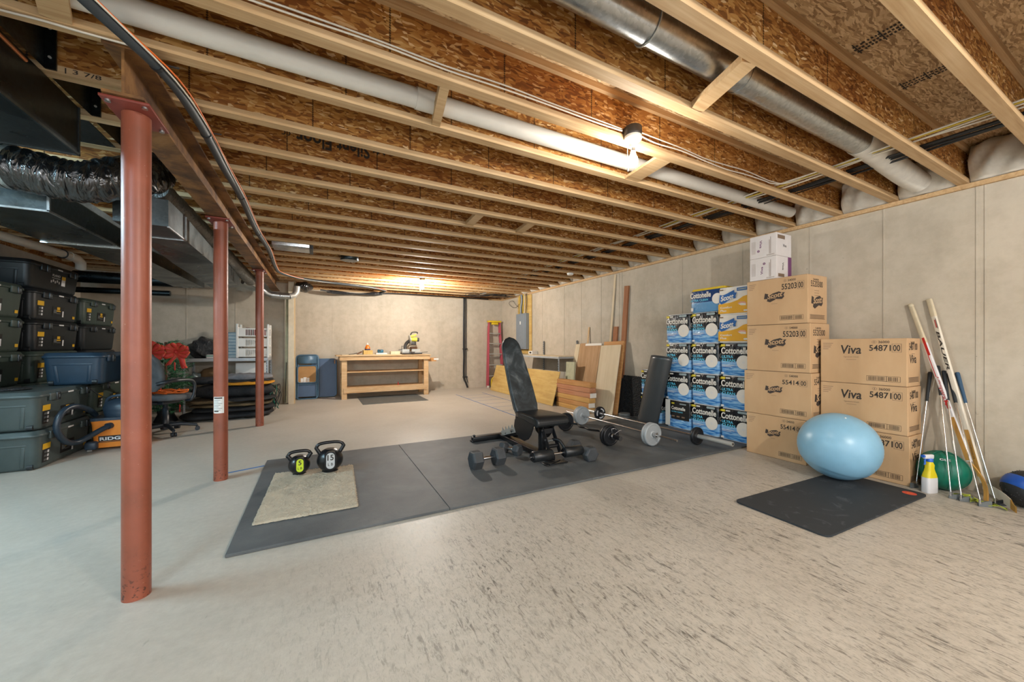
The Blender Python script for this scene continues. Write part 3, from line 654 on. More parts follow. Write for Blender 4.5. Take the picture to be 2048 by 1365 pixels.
for y in (5.9, 7.35): m = MB(); m.tube([(-3.1+.056*math.cos(a), y, 2.395+(y-5.9)*.038+.056*math.sin(a)) for a in [2*math.pi*k/16 for k in range(16)]], .008, 'cable_black', 6, True); m.build('hanger', t)
t = thing('register_boot', 'flat silver metal duct boot between joists beside the cable, far back left', 'duct', (-.2, 6.1, 2.5))
m = MB(); m.bb(-.53, -.10, 5.66, 6.0, 2.50, 2.66, 'galvanized', .004); m.build('boot', t); m = MB(); m.bb(-.10, -.06, 5.655, 6.003, 2.49, 2.67, 'cable_black'); m.build('end_cap', t)
m = MB(); m.lathe([(.12, 2.505), (.13, 2.51), (.13, 2.60), (.12, 2.60)], 'dark_metal', 24, Matrix.Translation((.43, 6.25, 0))); tag(m.build('vent_collar'), 'dark round duct collar hanging between joists in the distance', 'vent')
m = MB(); m.lathe([(.04, 2.50), (.055, 2.505), (.06, 2.525), (.06, 2.538)], 'white_plastic', 20, Matrix.Translation((4.15, 5.62, 0))); tag(m.build('smoke_detector'), 'round white detector under a joist near the tall leaning stick', 'detector')
# ================================================================= GYM FLOOR
xs = [-.465, .848, 2.16, 3.47, 4.77]
for k in range(4):
    m = MB(); m.bb(xs[k]+.001, xs[k+1]-.001, 2.60, 4.55, 0, .019, 'rubber_mat', .003, 1)
    tag(m.build('rubber_floor_mat'), ['black rubber floor mat under the beige rug, at the left end of the row', 'black rubber floor mat between the rug and the weight bench, bare in front', 'black rubber floor mat under the weight bench feet and the curl bar', 'black rubber floor mat under the long barbells, nearest the cartons'][k], 'floor mat', 'rubber mats laid end to end')
ZM = .019
m = MB(); nx, ny = 90, 110; rr = random.Random(3)
cr = [(-.385, 2.935), (.262, 2.925), (.305, 3.965), (-.35, 4.02)]
def bil(a, b):
    x = (cr[0][0]*(1-a)+cr[1][0]*a)*(1-b)+(cr[3][0]*(1-a)+cr[2][0]*a)*b
    y = (cr[0][1]*(1-a)+cr[1][1]*a)*(1-b)+(cr[3][1]*(1-a)+cr[2][1]*a)*b
    return x, y
vs = []; fs = []
for j in range(ny+1):
    for i in range(nx+1):
        x, y = bil(i/nx, j/ny); e = i in (0, nx) or j in (0, ny)
        vs.append((x+rr.uniform(-.004, .004), y+rr.uniform(-.004, .004), ZM+.003 if e else ZM+.014+rr.uniform(-.005, .005)+.006*math.sin(y*9+x*4)*max(0, (y-3.4))))
        if i and j: a = j*(nx+1)+i; fs.append((a-nx-2, a-nx-1, a, a-1))
m.add(vs, fs, 'rug', True)
tag(m.build('small_rug'), 'small cream shag rug lying on the black rubber mat', 'rug')
m = MB()
m.prism(rrect(1.50, .60, .045, 5), 0.002, .014, 'yoga_black', Matrix.Translation((3.56, 1.415, 0)) @ Matrix.Rotation(-.03, 4, 'Z'))
t = tag(m.build('exercise_mat', origin=(3.56,1.415,0)), 'dark exercise mat with a red round emblem, under the blue ball', 'exercise mat')
m = MB(); m.lathe([(.042, .0143), (.042, .0148)], 'emblem_red', 24, Matrix.Translation((4.20, 1.17, 0))); m.text('7', (4.185, 1.150, .0152), (1,0,0), (0,1,0), .03, 'gold'); m.build('emblem', t)
m = MB(); m.bb(.80, 2.13, 8.02, 9.2, 0, .008, 'grey_iron'); tag(m.build('anti_fatigue_mat'), 'thin grey mat on the floor in front of the workbench', 'floor mat')
# ball
m = MB(); Rb = .293; rs = []
N = 64
for i in range(N+1):
    ph = math.pi*i/N; rad = Rb*(1+.0022*math.cos(i*math.pi)*(1 if 12 < i < 52 else 0)); k = max(math.sin(ph), 1e-3)
    rs.append([(rad*k*math.cos(2*math.pi*j/64), rad*k*math.sin(2*math.pi*j/64), Rb*(.97 if i < 20 else 1)*-math.cos(ph)) for j in range(64)])
m.rings(rs, 'ball_blue', True, True, Matrix.Translation((4.12, 1.60, Rb*.97+.014)) @ Matrix.Rotation(.25, 4, 'X'))
t = tag(m.build('exercise_ball', origin=(4.12,1.60,0)), 'large light blue exercise ball against the stacked cartons', 'ball')
m = MB(); m.ball((4.045, 1.52, .57), (.008,.008,.006), 'white_plastic', 6); m.build('valve_plug', t)
# green ball and black medicine ball
m = MB(); m.ball((4.622, 1.09, .156), .156, 'ball_green', 24)
for k in range(3): m.tube([(4.622+.1575*math.cos(a)*math.cos(.5+k*1.05), 1.09+.1575*math.cos(a)*math.sin(.5+k*1.05), .158+.1575*math.sin(a)) for a in [2*math.pi*j/32 for j in range(32)]], .003, 'ball_green', 5, True)
t = tag(m.build('green_ball'), 'dark green rubber ball on the floor behind the spray bottle', 'ball')
m = MB(); n_ = Vector((-.7,-.25,.66)).normalized(); u = Vector((.336,-.94,0)); v = n_.cross(u); m.text('GLE', Vector((4.622,1.09,.156))+n_*.1575-u*.03, u, v, .02, 'spray_white', .06, .02); m.build('lettering', t)
m = MB(); Mb = Matrix.Translation((4.645, .665, .136))
m.ball((0,0,0), .134, 'ball_black', 26, Mb)
rr = random.Random(5)
for j in range(240):
    a = rr.uniform(0, 6.28); zc = rr.uniform(-.9, 1); k = math.sqrt(1-zc*zc); d = Vector((k*math.cos(a), k*math.sin(a), zc))
    if abs(d.dot(Vector((.45, -.35, .82)).normalized())) < .32: continue
    m.ball(Mb @ (d*.1335), .0045, 'ball_black', 3)
t = tag(m.build('medicine_ball'), 'black textured medicine ball with a blue band at the right edge', 'ball')
m = MB(); Rm = Mb @ Vector((.45, -.35, .82)).to_track_quat('Z', 'Y').to_matrix().to_4x4()
m.lathe([(.1275, -.042), (.1355, -.03), (.1385, 0), (.1355, .03), (.1275, .042)], 'band_blue', 40, Rm); m.build('band', t)

# kettlebells
def kettlebell(lab, x, y, z, R0, H, lbl, num, rz):
    t = thing('kettlebell', lab, 'kettlebell', (x, y, z), rz, 'kettlebells on the small rug')
    m = MB(); pr = [(R0*.5, 0), (R0*.62, .004)]
    for i in range(3, 17):
        a = -math.pi/2+math.pi*i/18; pr.append((R0*math.cos(a), R0*.95+R0*.95*math.sin(a)))
    m.lathe(pr, 'kettle_black', 36)
    m.build('body', t, local=True)
    m = MB(); w = R0*.86; zt = R0*1.35; top = H-.014
    m.tube(smooth_path([(-w*.62,0,zt*.95),(-w*.86,0,zt*1.12),(-w*1.15,0,(zt+top)/2+.01),(-w*1.18,0,top-.035),(-w*.98,0,top-.008),(-w*.55,0,top+.002),(0,0,top+.004),(w*.55,0,top+.002),(w*.98,0,top-.008),(w*1.18,0,top-.035),(w*1.15,0,(zt+top)/2+.01),(w*.86,0,zt*1.12),(w*.62,0,zt*.95)], 5), [.018-.004*math.sin(math.pi*k/60) for k in range(61)], 'kettle_black', 14)
    m.build('handle', t, local=True)
    m = MB(); ww = R0*.62; hh = R0*1.28
    Mt = Matrix.Translation((0, -R0*1.0, R0*1.08)) @ Matrix.Rotation(math.pi/2, 4, 'X')
    m.prism(rrect(ww*1.35, hh*1.18, ww*.6, 6), -.03, -.0, 'kettle_black', Mt)
    m.prism(rrect(ww, hh, ww*.49, 6), -.01, .003, lbl, Mt)
    m.text(num, (-ww*(.36 if len(num) > 1 else .22), -R0-.0045, R0*1.12), (1,0,0), (0,0,1), hh*.36, 'ink', ww*(.74 if len(num) > 1 else .44), .02)
    m.text('L B', (-ww*.30, -R0-.0045, R0*.70), (1,0,0), (0,0,1), hh*.17, 'ink', ww*.6, .01)
    m.build('weight_label', t, local=True)
kettlebell('smaller kettlebell with a lime green 5 LB label', -.150, 3.90, ZM+.012, .090, .215, 'lime_label', '5', .08)
kettlebell('larger kettlebell with a silver grey 15 LB label', .100, 3.86, ZM+.012, .112, .275, 'grey_label', '15', 0.0)

# dumbbells
def dumbbell(lab, x, y, r, L, hl, rz, roll=0.0):
    t = thing('hex_dumbbell', lab, 'dumbbell', (x, y, ZM), rz, 'hexagonal rubber dumbbells by the bench')
    ap = r*math.cos(math.pi/6)
    M = Matrix.Translation((0,0,ap)) @ Matrix.Rotation(math.pi/2, 4, 'Y')
    for s in (-1, 1):
        m = MB(); a0 = math.pi/6*0
        rs = []
        for z, k in ((0, .80), (.012, .98), (.02, 1), (hl-.02, 1), (hl-.006, .9), (hl, .74)):
            zz = s*(L/2-hl+z) ; rs.append([(r*k*math.cos(math.pi/3*j), r*k*math.sin(math.pi/3*j), zz) for j in range(6)])
        R6 = Matrix.Rotation(math.pi/6, 4, 'Z')
        m.rings(rs, 'black_rubber', True, False, M @ R6); o = m.build('head', t, local=True)
        m = MB(); m.box((s*(L/2-hl/2), 0, 2*ap+.0004), (hl*.62, r*.5, .0016), 'mat_black'); m.quad((s*(L/2-hl/2)-hl*.2, -.01, 2*ap+.0016), (1,0,0), (0,1,0), hl*.4, .004, 'grey_iron'); 
        b = m.build('size_plate', o, local=True)
    m = MB(); h2 = L/2-hl
    m.tube([(-h2-.004,0,ap),(-h2*.5,0,ap),(0,0,ap),(h2*.5,0,ap),(h2+.004,0,ap)], [.013,.0165,.018,.0165,.013], 'chrome', 16)
    m.build('handle', t, local=True)
dumbbell('large hex dumbbell in front, left of the weight bench', 1.465, 3.33, .094, .355, .11, .06)
dumbbell('smaller hex dumbbell behind the large one, beside the bench rail', 1.86, 3.60, .063, .27, .082, -1.15)
dumbbell('large hex dumbbell at the right of the bench foam rollers', 2.475, 3.15, .083, .40, .11, 1.50)

# barbells
def plate(parent, y, th, r, mat, ridge=True, x=0, z=0, nm='weight_plate', holes=False):
    m = MB(); M = Matrix.Translation((x, y, z)) @ Matrix.Rotation(math.pi/2, 4, 'X')
    pr = [(r*.97, -th/2), (r, -th/2+.004), (r, th/2-.004), (r*.97, th/2)]
    m.lathe(pr, mat, 44, M)
    if ridge:
        for s in (-1, 1):
            m.lathe([(r*.80, s*th/2), (r*.84, s*(th/2+.004)), (r*.96, s*(th/2+.004)), (r*.98, s*th/2)], mat, 44, M, True, False)
            m.lathe([(.02, s*th/2), (.034, s*(th/2+.008)), (.044, s*(th/2+.004)), (.048, s*th/2)], mat, 24, M, True, False)
    o = m.build(nm, parent, local=True)
    return o
t = thing('barbell', 'thin chrome barbell with a pair of pale grey plates', 'barbell', (3.48, 3.80, ZM), 0, 'bars lying on the rubber mats')
m = MB(); m.cyl((0, 1.0, .135), (0, -1.03, .135), .0125, 'chrome', 14); m.build('bar', t, local=True)
for y in (.62, .655, -.655, -.69): plate(t, y, .032, .134, 'grey_plate', z=.135)
for y in (-.735, .70):
    m = MB(); m.cyl((0, y-.02, .135), (0, y+.02, .135), .024, 'chrome', 14)
    for a in range(3): m.cyl((0, y, .135), (.04*math.cos(a*2.1+.6), y, .135+.04*math.sin(a*2.1+.6)), .005, 'chrome', 8)
    m.build('collar', t, local=True)
t = thing('barbell', 'long thick barbell with small black plates, nearest the tissue packs', 'barbell', (3.95, 3.72, ZM), .02, 'bars lying on the rubber mats')
m = MB(); m.cyl((0, .80, .11), (0, -.80, .11), .0145, 'chrome', 14); m.build('bar', t, local=True)
for s in (1, -1):
    m = MB(); m.cyl((0, s*.78, .11), (0, s*.80, .11), .038, 'chrome', 18); m.cyl((0, s*.80, .11), (0, s*1.26, .11), .025, 'aluminium', 18); m.cyl((0, s*1.2605, .11), (0, s*1.262, .11), .012, 'iron_plate', 12); m.build('sleeve', t, local=True)
    o = plate(t, s*.835, .03, .105, 'iron_plate', z=.11)
    if s > 0:
        m = MB()
        M = Matrix.Translation((0, s*.835-.0195, .11)) @ Matrix.Rotation(math.pi/2, 4, 'X')
        for a0 in (.3, 2.4, 4.4):
            n_ = 10
            vs = []; fs = []
            for k in range(n_+1):
                a = a0+1.2*k/n_; vs += [(.06*math.cos(a), .06*math.sin(a), 0), (.08*math.cos(a), .08*math.sin(a), 0)]
                if k: fs.append((2*k-2, 2*k, 2*k+1, 2*k-1))
            m.add(vs, fs, 'sticker_white', False, M)
        m.build('raised_lettering', t, local=True)
t = thing('curl_bar', 'cambered curl bar with black plates and a spring clip', 'barbell', (3.03, 3.78, ZM), 0, 'bars lying on the rubber mats')
m = MB(); m.tube(smooth_path([(0,.45,.125),(0,.32,.125),(.05,.22,.125),(-.02,.10,.125),(0,0,.125),(-.02,-.10,.125),(.05,-.22,.125),(0,-.32,.125),(0,-.45,.125)], 4), .0125, 'black_steel', 10); m.build('bar', t, local=True)
for s in (1, -1):
    m = MB(); m.cyl((0, s*.40, .125), (0, s*.62, .125), .0245, 'iron_plate', 18); m.cyl((0, s*.62, .125), (0, s*.625, .125), .026, 'saw_dark', 18); m.build('sleeve', t, local=True)
    for k in range(2): plate(t, s*(.425+.034*k), .03, .125-.0 if k == 0 else .115, 'iron_plate', z=.125)
m = MB(); m.tube([(.028*math.cos(a), -.497-.002*a, .125+.028*math.sin(a)) for a in [k*.4 for k in range(36)]], .0025, 'chrome', 6)
m.tube([(.02,-.50,.145),(.07,-.53,.19),(.09,-.54,.195),(.085,-.55,.18)], .003, 'chrome', 6); m.tube([(-.01,-.50,.15),(-.03,-.51,.215),(.02,-.515,.22),(.03,-.52,.20)], .003, 'chrome', 6); m.build('spring_clip', t, local=True)
for k in range(2):
    m = MB(); m.lathe([(.035, .0), (.083, 0), (.088, .006), (.088, .038), (.083, .044), (.07, .04), (.035, .04)], 'grey_iron', 36, Matrix.Translation((4.45+.004*k, 4.55, .0+.045*k)))
    tag(m.build('loose_weight_plate'), ['lower', 'upper'][k]+' of two small grey plates stacked by the black foam tile', 'weight plate', 'loose plates stacked on the floor')

# ================================================================= WEIGHT BENCH
t = thing('weight_bench', 'black adjustable weight bench with a raised worn back pad', 'weight bench', (2.11, 3.6, ZM))
def part(name, m, parent=None): return m.build(name, parent or t)
m = MB(); m.bar((2.09, 3.15, .055), (2.075, 4.24, .055), .10, .05, 'black_steel', bev=.006); part('base_rail', m)
m = MB(); m.bar((1.66, 4.24, .052), (2.34, 4.26, .052), .06, .06, 'black_steel', bev=.008)
m.lathe([(.012, 0), (.016, .01), (.012, .02)], 'cable_black', 12, Matrix.Translation((1.69, 4.24, .085)))
part('rear_foot', m)
for x in (1.67, 2.33): m = MB(); m.box((x, 4.25, .03), (.035, .075, .022), 'cable_black', None, .003); part('foot_cap', m)
m = MB(); m.box((2.10, 3.10, .026), (.26, .09, .01), 'black_steel', None, .003); m.bar((2.0, 3.06, .032), (2.18, 3.14, .032), .03, .012, 'black_steel'); part('front_foot', m)
# toothed ladder
for x in (2.03, 2.11):
    m = MB(); p0 = Vector((x, 4.18, .10)); p1 = Vector((x, 3.68, .26)); d = (p1-p0); L = d.length; d.normalize(); nrm = Vector((0, -d.z, d.y)) if d.y > 0 else Vector((0, d.z, -d.y)); 
    if nrm.z < 0: nrm = -nrm
    pts = [(0, -.03), (L, -.03), (L, .03)]
    for k in range(6): a = L*(1-(k+.2)/6); pts += [(a, .03), (a-.018, .068), (a-.03, .062), (a-.038, .03)]
    pts += [(0, .03)]
    A = [p0+d*a+nrm*b for a, b in pts]; B = [q+Vector((.008, 0, 0)) for q in A]; n_ = len(A)
    m.add(A+B, [(i, (i+1) % n_, n_+(i+1) % n_, n_+i) for i in range(n_)]+[tuple(range(n_)), tuple(range(n_, 2*n_))[::-1]], 'aluminium'); part('ladder_bracket', m)
m = MB(); m.bar((2.07, 4.20, .075), (2.09, 3.60, .23), .05, .05, 'black_steel', bev=.004)
for y, z in ((4.05, .13), (3.9, .17), (4.12, .09)): m.cyl((2.02, y, z), (2.14, y, z), .009, 'chrome', 10)
part('support_strut', m)
m = MB(); m.bar((2.07, 3.86, .20), (2.07, 3.78, .62), .04, .03, 'black_steel', (0,1,0)); m.cyl((1.99,3.86,.20), (2.15,3.86,.20), .012, 'chrome', 10); part('back_prop', m)
# side plates under the seat
for x in (1.975, 2.235):
    m = MB(); M = Matrix.Translation((x, 0, 0)) @ Matrix(((0,0,1,0),(1,0,0,0),(0,1,0,0),(0,0,0,1)))
    m.prism([(3.30,.37),(3.64,.40),(3.72,.36),(3.74,.28),(3.69,.21),(3.60,.17),(3.50,.165),(3.42,.20),(3.36,.26)], 0, .008, 'black_steel', M); part('side_plate', m)
m = MB(); m.bar((2.10, 3.62, .36), (2.12, 3.27, .36), .06, .05, 'black_steel', bev=.004); m.bar((2.10, 3.34, .35), (2.10, 3.34, .07), .055, .07, 'black_steel', (0,1,0), .004); part('upright', m)
for x in (2.045, 2.165):
    m = MB(); m.bar((x, 3.26, .36), (x-.005, 3.10, .13), .006, .055, 'black_steel', (0,1,0))
    m.cyl((x-.008, 3.245, .325), (x+.012, 3.245, .325), .012, 'chrome', 10); m.cyl((x-.008, 3.18, .24), (x+.012, 3.18, .24), .012, 'chrome', 10); part('leg_bracket', m)
m = MB(); m.bb(2.05, 2.16, 3.225, 3.24, .29, .34, 'black_steel'); m.cyl((2.05,3.19,.225), (2.16,3.19,.225), .01, 'grey_iron', 10); m.cyl((2.05,3.15,.18), (2.16,3.15,.18), .02, 'black_steel', 12); part('cross_piece', m)
m = MB(); m.tube(smooth_path([(2.14,3.20,.23),(2.17,3.14,.235),(2.19,3.10,.20),(2.205,3.05,.14)], 4), .016, 'black_steel', 12); part('roller_arm', m)
m = MB(); m.cyl((1.80, 3.075, .125), (2.43, 3.06, .125), .0125, 'chrome', 12); part('roller_axle', m)
for a, b in (((1.825, 3.075, .125), (2.045, 3.07, .125)), ((2.185, 3.066, .125), (2.40, 3.061, .125))):
    m = MB(); m.tube([a, Vector(a).lerp(Vector(b), .03), Vector(a).lerp(Vector(b), .97), b], [.045, .0525, .0525, .045], 'vinyl', 28); o = part('foam_roller', m)
    m = MB(); q = Vector(a); m.cyl(q+Vector((-.012,0,0)), q, .036, 'black_steel', 20); m.cyl(q+Vector((-.016,0,0)), q+Vector((-.011,0,0)), .008, 'chrome', 10); m.build('end_cap', o)
# seat pad: lofted, rounded front roll
m = MB(); rs = []
for k, (y, hw, zt, zb) in enumerate([(3.675,.135,.452,.41),(3.665,.15,.462,.40),(3.6,.158,.468,.395),(3.45,.172,.470,.385),(3.32,.186,.468,.372),(3.25,.193,.462,.362),(3.215,.193,.448,.364),(3.20,.190,.425,.375),(3.197,.183,.41,.39)]):
    prof = rrect(hw*2, max(zt-zb, .012), min(.018, (zt-zb)*.45), 4)
    rs.append([(2.125+(3.5-y)*.10+px, y, (zt+zb)/2+py) for px, py in prof])
m.rings(rs, 'vinyl'); o = part('seat', m)
m = MB(); m.tube([(1.963, 3.64, .448), (1.955, 3.45, .452), (1.957, 3.30, .448), (1.962, 3.235, .43), (1.965, 3.215, .40)], .003, 'grey_iron', 6); m.tube([(2.345, 3.27, .448), (2.352, 3.225, .43), (2.352, 3.21, .40)], .003, 'vinyl', 6); m.build('piping', o)
m = MB(); m.bb(1.968, 1.975, 3.33, 3.46, .385, .432, 'cable_black')
for k in range(5): m.bb(1.965, 1.97, 3.345+.018*k, 3.350+.018*k, .40, .43, 'grey_iron')
m.build('side_tag', o)
# back pad
m = MB(); b0 = Vector((2.105, 3.66, .43)); b1 = Vector((2.055, 4.03, 1.295)); d = (b1-b0); L = d.length; d.normalize(); u = Vector((1, .02, 0)); nn = u.cross(d).normalized(); u = d.cross(nn).normalized()
if nn.y > 0: nn = -nn
out = []
def wid(s):
    if s < .06: return .135+.15*s
    w_ = .150-.045*max(0, (s-.30)/.70)**1.3
    if s > .86: w_ *= math.sqrt(max(0, 1-((s-.86)/.14)**2))*.999+.001
    return w_
N = 40
rs = []
for th, sh in ((-.035, .93), (-.032, .985), (-.02, 1), (.012, 1), (.024, .975), (.028, .90)):
    left = []; right = []
    for k in range(N+1):
        s = k/N; ss = 1-(1-s)**1.0; w_ = wid(s)*sh
        sc_ = (s-.5)*(.5+.5*sh if sh < 1 else 1)+.5
        p = b0+d*(L*sc_)+nn*th
        left.append(p-u*w_); right.append(p+u*w_)
    rs.append(left+right[::-1])
m.rings(rs, 'vinyl_worn'); o = part('backrest', m)
m = MB(); 
for sgn in (-1, 1): m.tube([b0+d*(L*k/30)+nn*.0+u*(sgn*(wid(k/30)+.001)) for k in range(1, 30)], .0028, 'grey_iron', 6)
m.build('piping', o)
m = MB(); m.bar(b0-nn*.055+d*.02, b0+d*.6-nn*.055, .05, .035, 'black_steel', tuple(nn)); m.bar(b0-nn*.05, (2.10, 3.62, .37), .06, .03, 'black_steel', (0,1,0)); part('back_frame', m)

# ================================================================= CARTONS AND PACKS BY THE WALL
def carton(name, lab, x0, x1, y0, y1, z0, z1, num, small, logo, fs=1.0, grp='brown cartons stacked by the wall', skew=0):
    t = thing(name, lab, 'carton', (x0, (y0+y1)/2, z0), 0, grp); h = z1-z0; w = y1-y0; dd = x1-x0
    m = MB(); m.box(((x0+x1)/2, (y0+y1)/2, (z0+z1)/2-.0005), (dd, w, h-.002), 'cardboard', None, .004, 1); m.build('body', t)
    m = MB(); yc = (y0+y1)/2
    m.bb(x0+.003, x1-.003, y0+.003, y1-.003, z1-.0015, z1-.0002, 'ink_soft') if False else None
    m.quad((x0-.0009, y1, z0+h*.0), (0,-1,0), (0,0,1), w, .0025, 'ink_soft')
    U = (0,-1,0); V = (0,0,1); xf = x0-.0012
    # the long face: code, logo, small text, bar code
    m.text(num, (xf, y0+w*.40, z1-h*.27), U, V, .054*fs, 'ink', w*.235, .015)
    nb = m
    m.text('00', (xf, y0+w*.142, z1-h*.27), U, V, .054*fs, 'ink', w*.072, .012)
    bx0, bx1, bz0, bz1 = y0+w*.155, y0+w*.055, z1-h*.27-.010, z1-h*.27+.064*fs
    for a, b, c_, e in ((bx0, bx1, bz0, bz0+.0025), (bx0, bx1, bz1-.0025, bz1), (bx0, bx0-.0025, bz0, bz1), (bx1+.0025, bx1, bz0, bz1)):
        m.quad((xf, a, c_), U, V, a-b, e-c_, 'ink_soft')
    m.text(small, (xf, y0+w*.30, z1-h*.105), U, V, .022, 'ink', w*.12, .008)
    m.disc((xf, y0+w*.345, z1-h*.105+.011), .016, 'ink_soft', .0125); m.disc((xf-.0004, y0+w*.345, z1-h*.105+.011), .0135, 'cardboard', .010); m.quad((xf-.0006, y0+w*.345+.003, z1-h*.105+.004), U, V, .006, .014, 'ink_soft')
    for r_ in range(4): m.quad((xf, y1-.022, z1-.045-.018*r_), U, V, w*(.13, .11, .1, .07)[r_], .0045, 'ink_soft')
    bw = w*.36; by = y0+w*.43
    m.quad((xf, by, z0+h*.085), U, V, bw, .0022, 'ink'); m.quad((xf, by, z0+h*.085+.045), U, V, bw, .0022, 'ink'); m.quad((xf, by, z0+h*.085), U, V, .002, .046, 'ink'); m.quad((xf, by-bw, z0+h*.085), U, V, .002, .047, 'ink'); m.quad((xf, by-bw*.6, z0+h*.085), U, V, .003, .046, 'ink')
    rr = random.Random(int(z0*100)); q = .012
    while q < bw-.012:
        bb_ = rr.uniform(.0012, .0036)
        if abs(q-bw*.6) > .012: m.quad((xf, by-q, z0+h*.085+.006), U, V, bb_, .035, 'ink')
        q += bb_+rr.uniform(.002, .0045)
    if logo == 'Scott':
        lw = w*.31*fs; lh = lw*.42; oy = y0+w*.66+(.02 if fs > 1 else 0); oz = z0+h*.52
        m.poly([(0,.28),(.05,.98),(.22,.84),(.24,.62),(.42,.88),(.72,1.06),(.86,.88),(1.0,.90),(.93,.62),(.97,.36),(.86,.10),(.62,.16),(.45,-.02),(.3,-.18),(.14,-.02),(.18,.25)], (xf, oy, oz), (0,-lw,0), (0,0,lh), 'ink_logo')
        m.text('Scott', (xf-.0006, oy-lw*.17, oz+lh*.25), (0,-1,.10), (0,0,1), lh*.60, 'cardboard', lw*.72, .025, .15)
        m.tube([(xf-.001, oy-lw*(.24+.7*k/8), oz+lh*(.16+.16*math.sin(k*.8))) for k in range(9)], .0022, 'cardboard', 4)
        m.quad((xf, oy-lw*.35, oz-lh*.42), U, V, lw*.3, .003, 'ink_soft')
    else:
        m.text('Viva', (xf, y0+w*.735, z0+h*.66), U, V, .082, 'ink', w*.245, .018, .12)
        m.text('Signature Cloth', (xf, y0+w*.70, z0+h*.57), U, V, .016, 'ink_soft', w*.18)
        m.quad((xf, y0+w*.67, z0+h*.53), U, V, w*.12, .003, 'ink_soft')
    m.build('print', t); m = MB()
    # the end face
    yf = y0-.0012; U = (1,0,0)
    m.text(num+'00', (x0+dd*.14, yf, z1-h*.25), U, V, .06, 'ink', dd*.62, .01); m.text(small, (x0+dd*.25, yf, z1-h*.12), U, V, .02, 'ink', dd*.3, .005)
    for r_ in range(3): m.quad((x0+dd*.32, yf, z1-h*(.33+.05*r_)), U, V, dd*.25, .004, 'ink_soft')
    if logo == 'Scott':
        lw = dd*.62; lh = .11; ox = x0+dd*.16; oz = z0+h*.34
        m.poly([(0,.28),(.05,.98),(.22,.84),(.24,.62),(.42,.88),(.72,1.06),(.86,.88),(1.0,.90),(.93,.62),(.97,.36),(.86,.10),(.62,.16),(.45,-.02),(.3,-.18),(.14,-.02),(.18,.25)], (ox, yf, oz), (lw,0,0), (0,0,lh), 'ink_logo')
        m.text('Scott', (ox+lw*.17, yf-.0006, oz+lh*.25), (1,0,.10), (0,0,1), lh*.60, 'cardboard', lw*.72, .025, .15)
    else: m.text('Viva', (x0+dd*.18, yf, z0+h*.48), U, V, .075, 'ink', dd*.5, .015, .1)
    m.quad((x0+dd*.08, yf, z0+h*.09), U, V, dd*.8, .002, 'ink'); m.quad((x0+dd*.08, yf, z0+h*.09+.04), U, V, dd*.8, .002, 'ink')
    q = .01
    while q < dd*.8-.01: m.quad((x0+dd*.08+q, yf, z0+h*.09), U, V, .0025, .04, 'ink_soft'); q += .0075
    m.build('print', t)
    return t
G = 'tall stack of cartons against the wall'
carton('cardboard_carton', 'brown carton marked 55414 at the bottom of the tall stack', 4.30, 4.68, 1.925, 2.505, 0, .447, '55414', '54000', 'Scott', .86, G)
carton('cardboard_carton', 'brown carton marked 55414, second from the floor in the tall stack', 4.30, 4.66, 1.88, 2.53, .448, .922, '55414', '54000', 'Scott', .86, G)
carton('cardboard_carton', 'brown carton marked 55203, third up, with a carton of the same code above it', 4.30, 4.68, 1.89, 2.50, .923, 1.42, '55203', '54000', 'Scott', 1.12, G)
carton('cardboard_carton', 'brown carton marked 55203, just below the two white cases', 4.30, 4.68, 1.91, 2.50, 1.421, 1.912, '55203', '54000', 'Scott', 1.12, G)
G = 'lower stack of cartons behind the blue ball'
carton('cardboard_carton', 'brown carton marked 54871 at the floor, half hidden by the blue ball', 4.44, 4.74, 1.235, 1.865, 0, .422, '54871', '36000', 'Viva', 1, G)
carton('cardboard_carton', 'brown carton marked 54871 in the middle of its stack of three', 4.44, 4.73, 1.245, 1.865, .423, .842, '54871', '36000', 'Viva', 1, G)
carton('cardboard_carton', 'brown carton marked 54871 on top of its stack of three', 4.44, 4.73, 1.25, 1.865, .843, 1.262, '54871', '36000', 'Viva', 1, G)
for k in range(2):
    z0 = 1.914+.246*k; z1 = z0+.244
    t = thing('white_case', ['lower white carton with purple print, resting on the top brown carton', 'white carton with purple print at the very top of the stack'][k], 'carton', (4.31, 2.35, z0), 0, 'white cases on the tall stack')
    m = MB(); m.bb(4.31, 4.60, 2.20, 2.475, z0, z1, 'white_box', .003, 1)
    m.build('body', t)
    m = MB(); U = (0,-1,0); V = (0,0,1); xf = 4.3088
    # lettering turned on its side
    a, b = ((0,0,-1), (0,-1,0)) if k else ((0,0,1), (0,1,0))
    oy = 2.37 if k else 2.335
    m.text('Viva', (xf, oy, z0+(.19 if k else .06)), a, b, .025, 'purple', .085, .02)
    m.disc((xf-.0004, oy+(.012 if k else -.012), z0+(.075 if k else .175)), .013, 'purple'); m.quad((xf-.0006, oy+(.012 if k else -.012)+.002, z0+(.068 if k else .168)), U, V, .004, .014, 'white_box')
    for j in range(4): m.quad((xf, 2.26+.012*j, z0+.03), (0,-1,0), V, .004, .18-.03*j, 'ink_soft') if j < 2 else None
    for j in range(3): m.quad((xf, 2.45-.015*j, z0+.05), (0,-1,0), V, .003, .14, 'ink_soft')
    m.quad((xf, 2.30, z0+.012), U, V, .08, .003, 'ink_soft'); m.quad((xf, 2.30, z0+.02), U, V, .08, .003, 'ink_soft')
    m.build('print', t); m = MB()
    yf = 2.1988
    if k: m.quad((4.33, yf, z1-.062), (1,0,0), V, .14, .04, 'ink_soft'); m.text('Viva', (4.43, yf, z0+.10), (1,0,0), V, .03, 'ink', .07, .01)
    else:
        m.quad((4.53, yf, z0), (1,0,0), V, .07, .243, 'purple'); m.quad((4.34, yf, z0+.02), (1,0,0), V, .12, .035, 'ink_soft'); m.text('Viva', (4.42, yf, z0+.18), (0,0,-1), (1,0,0), .03, 'ink', .085, .01)
    m.build('print', t)

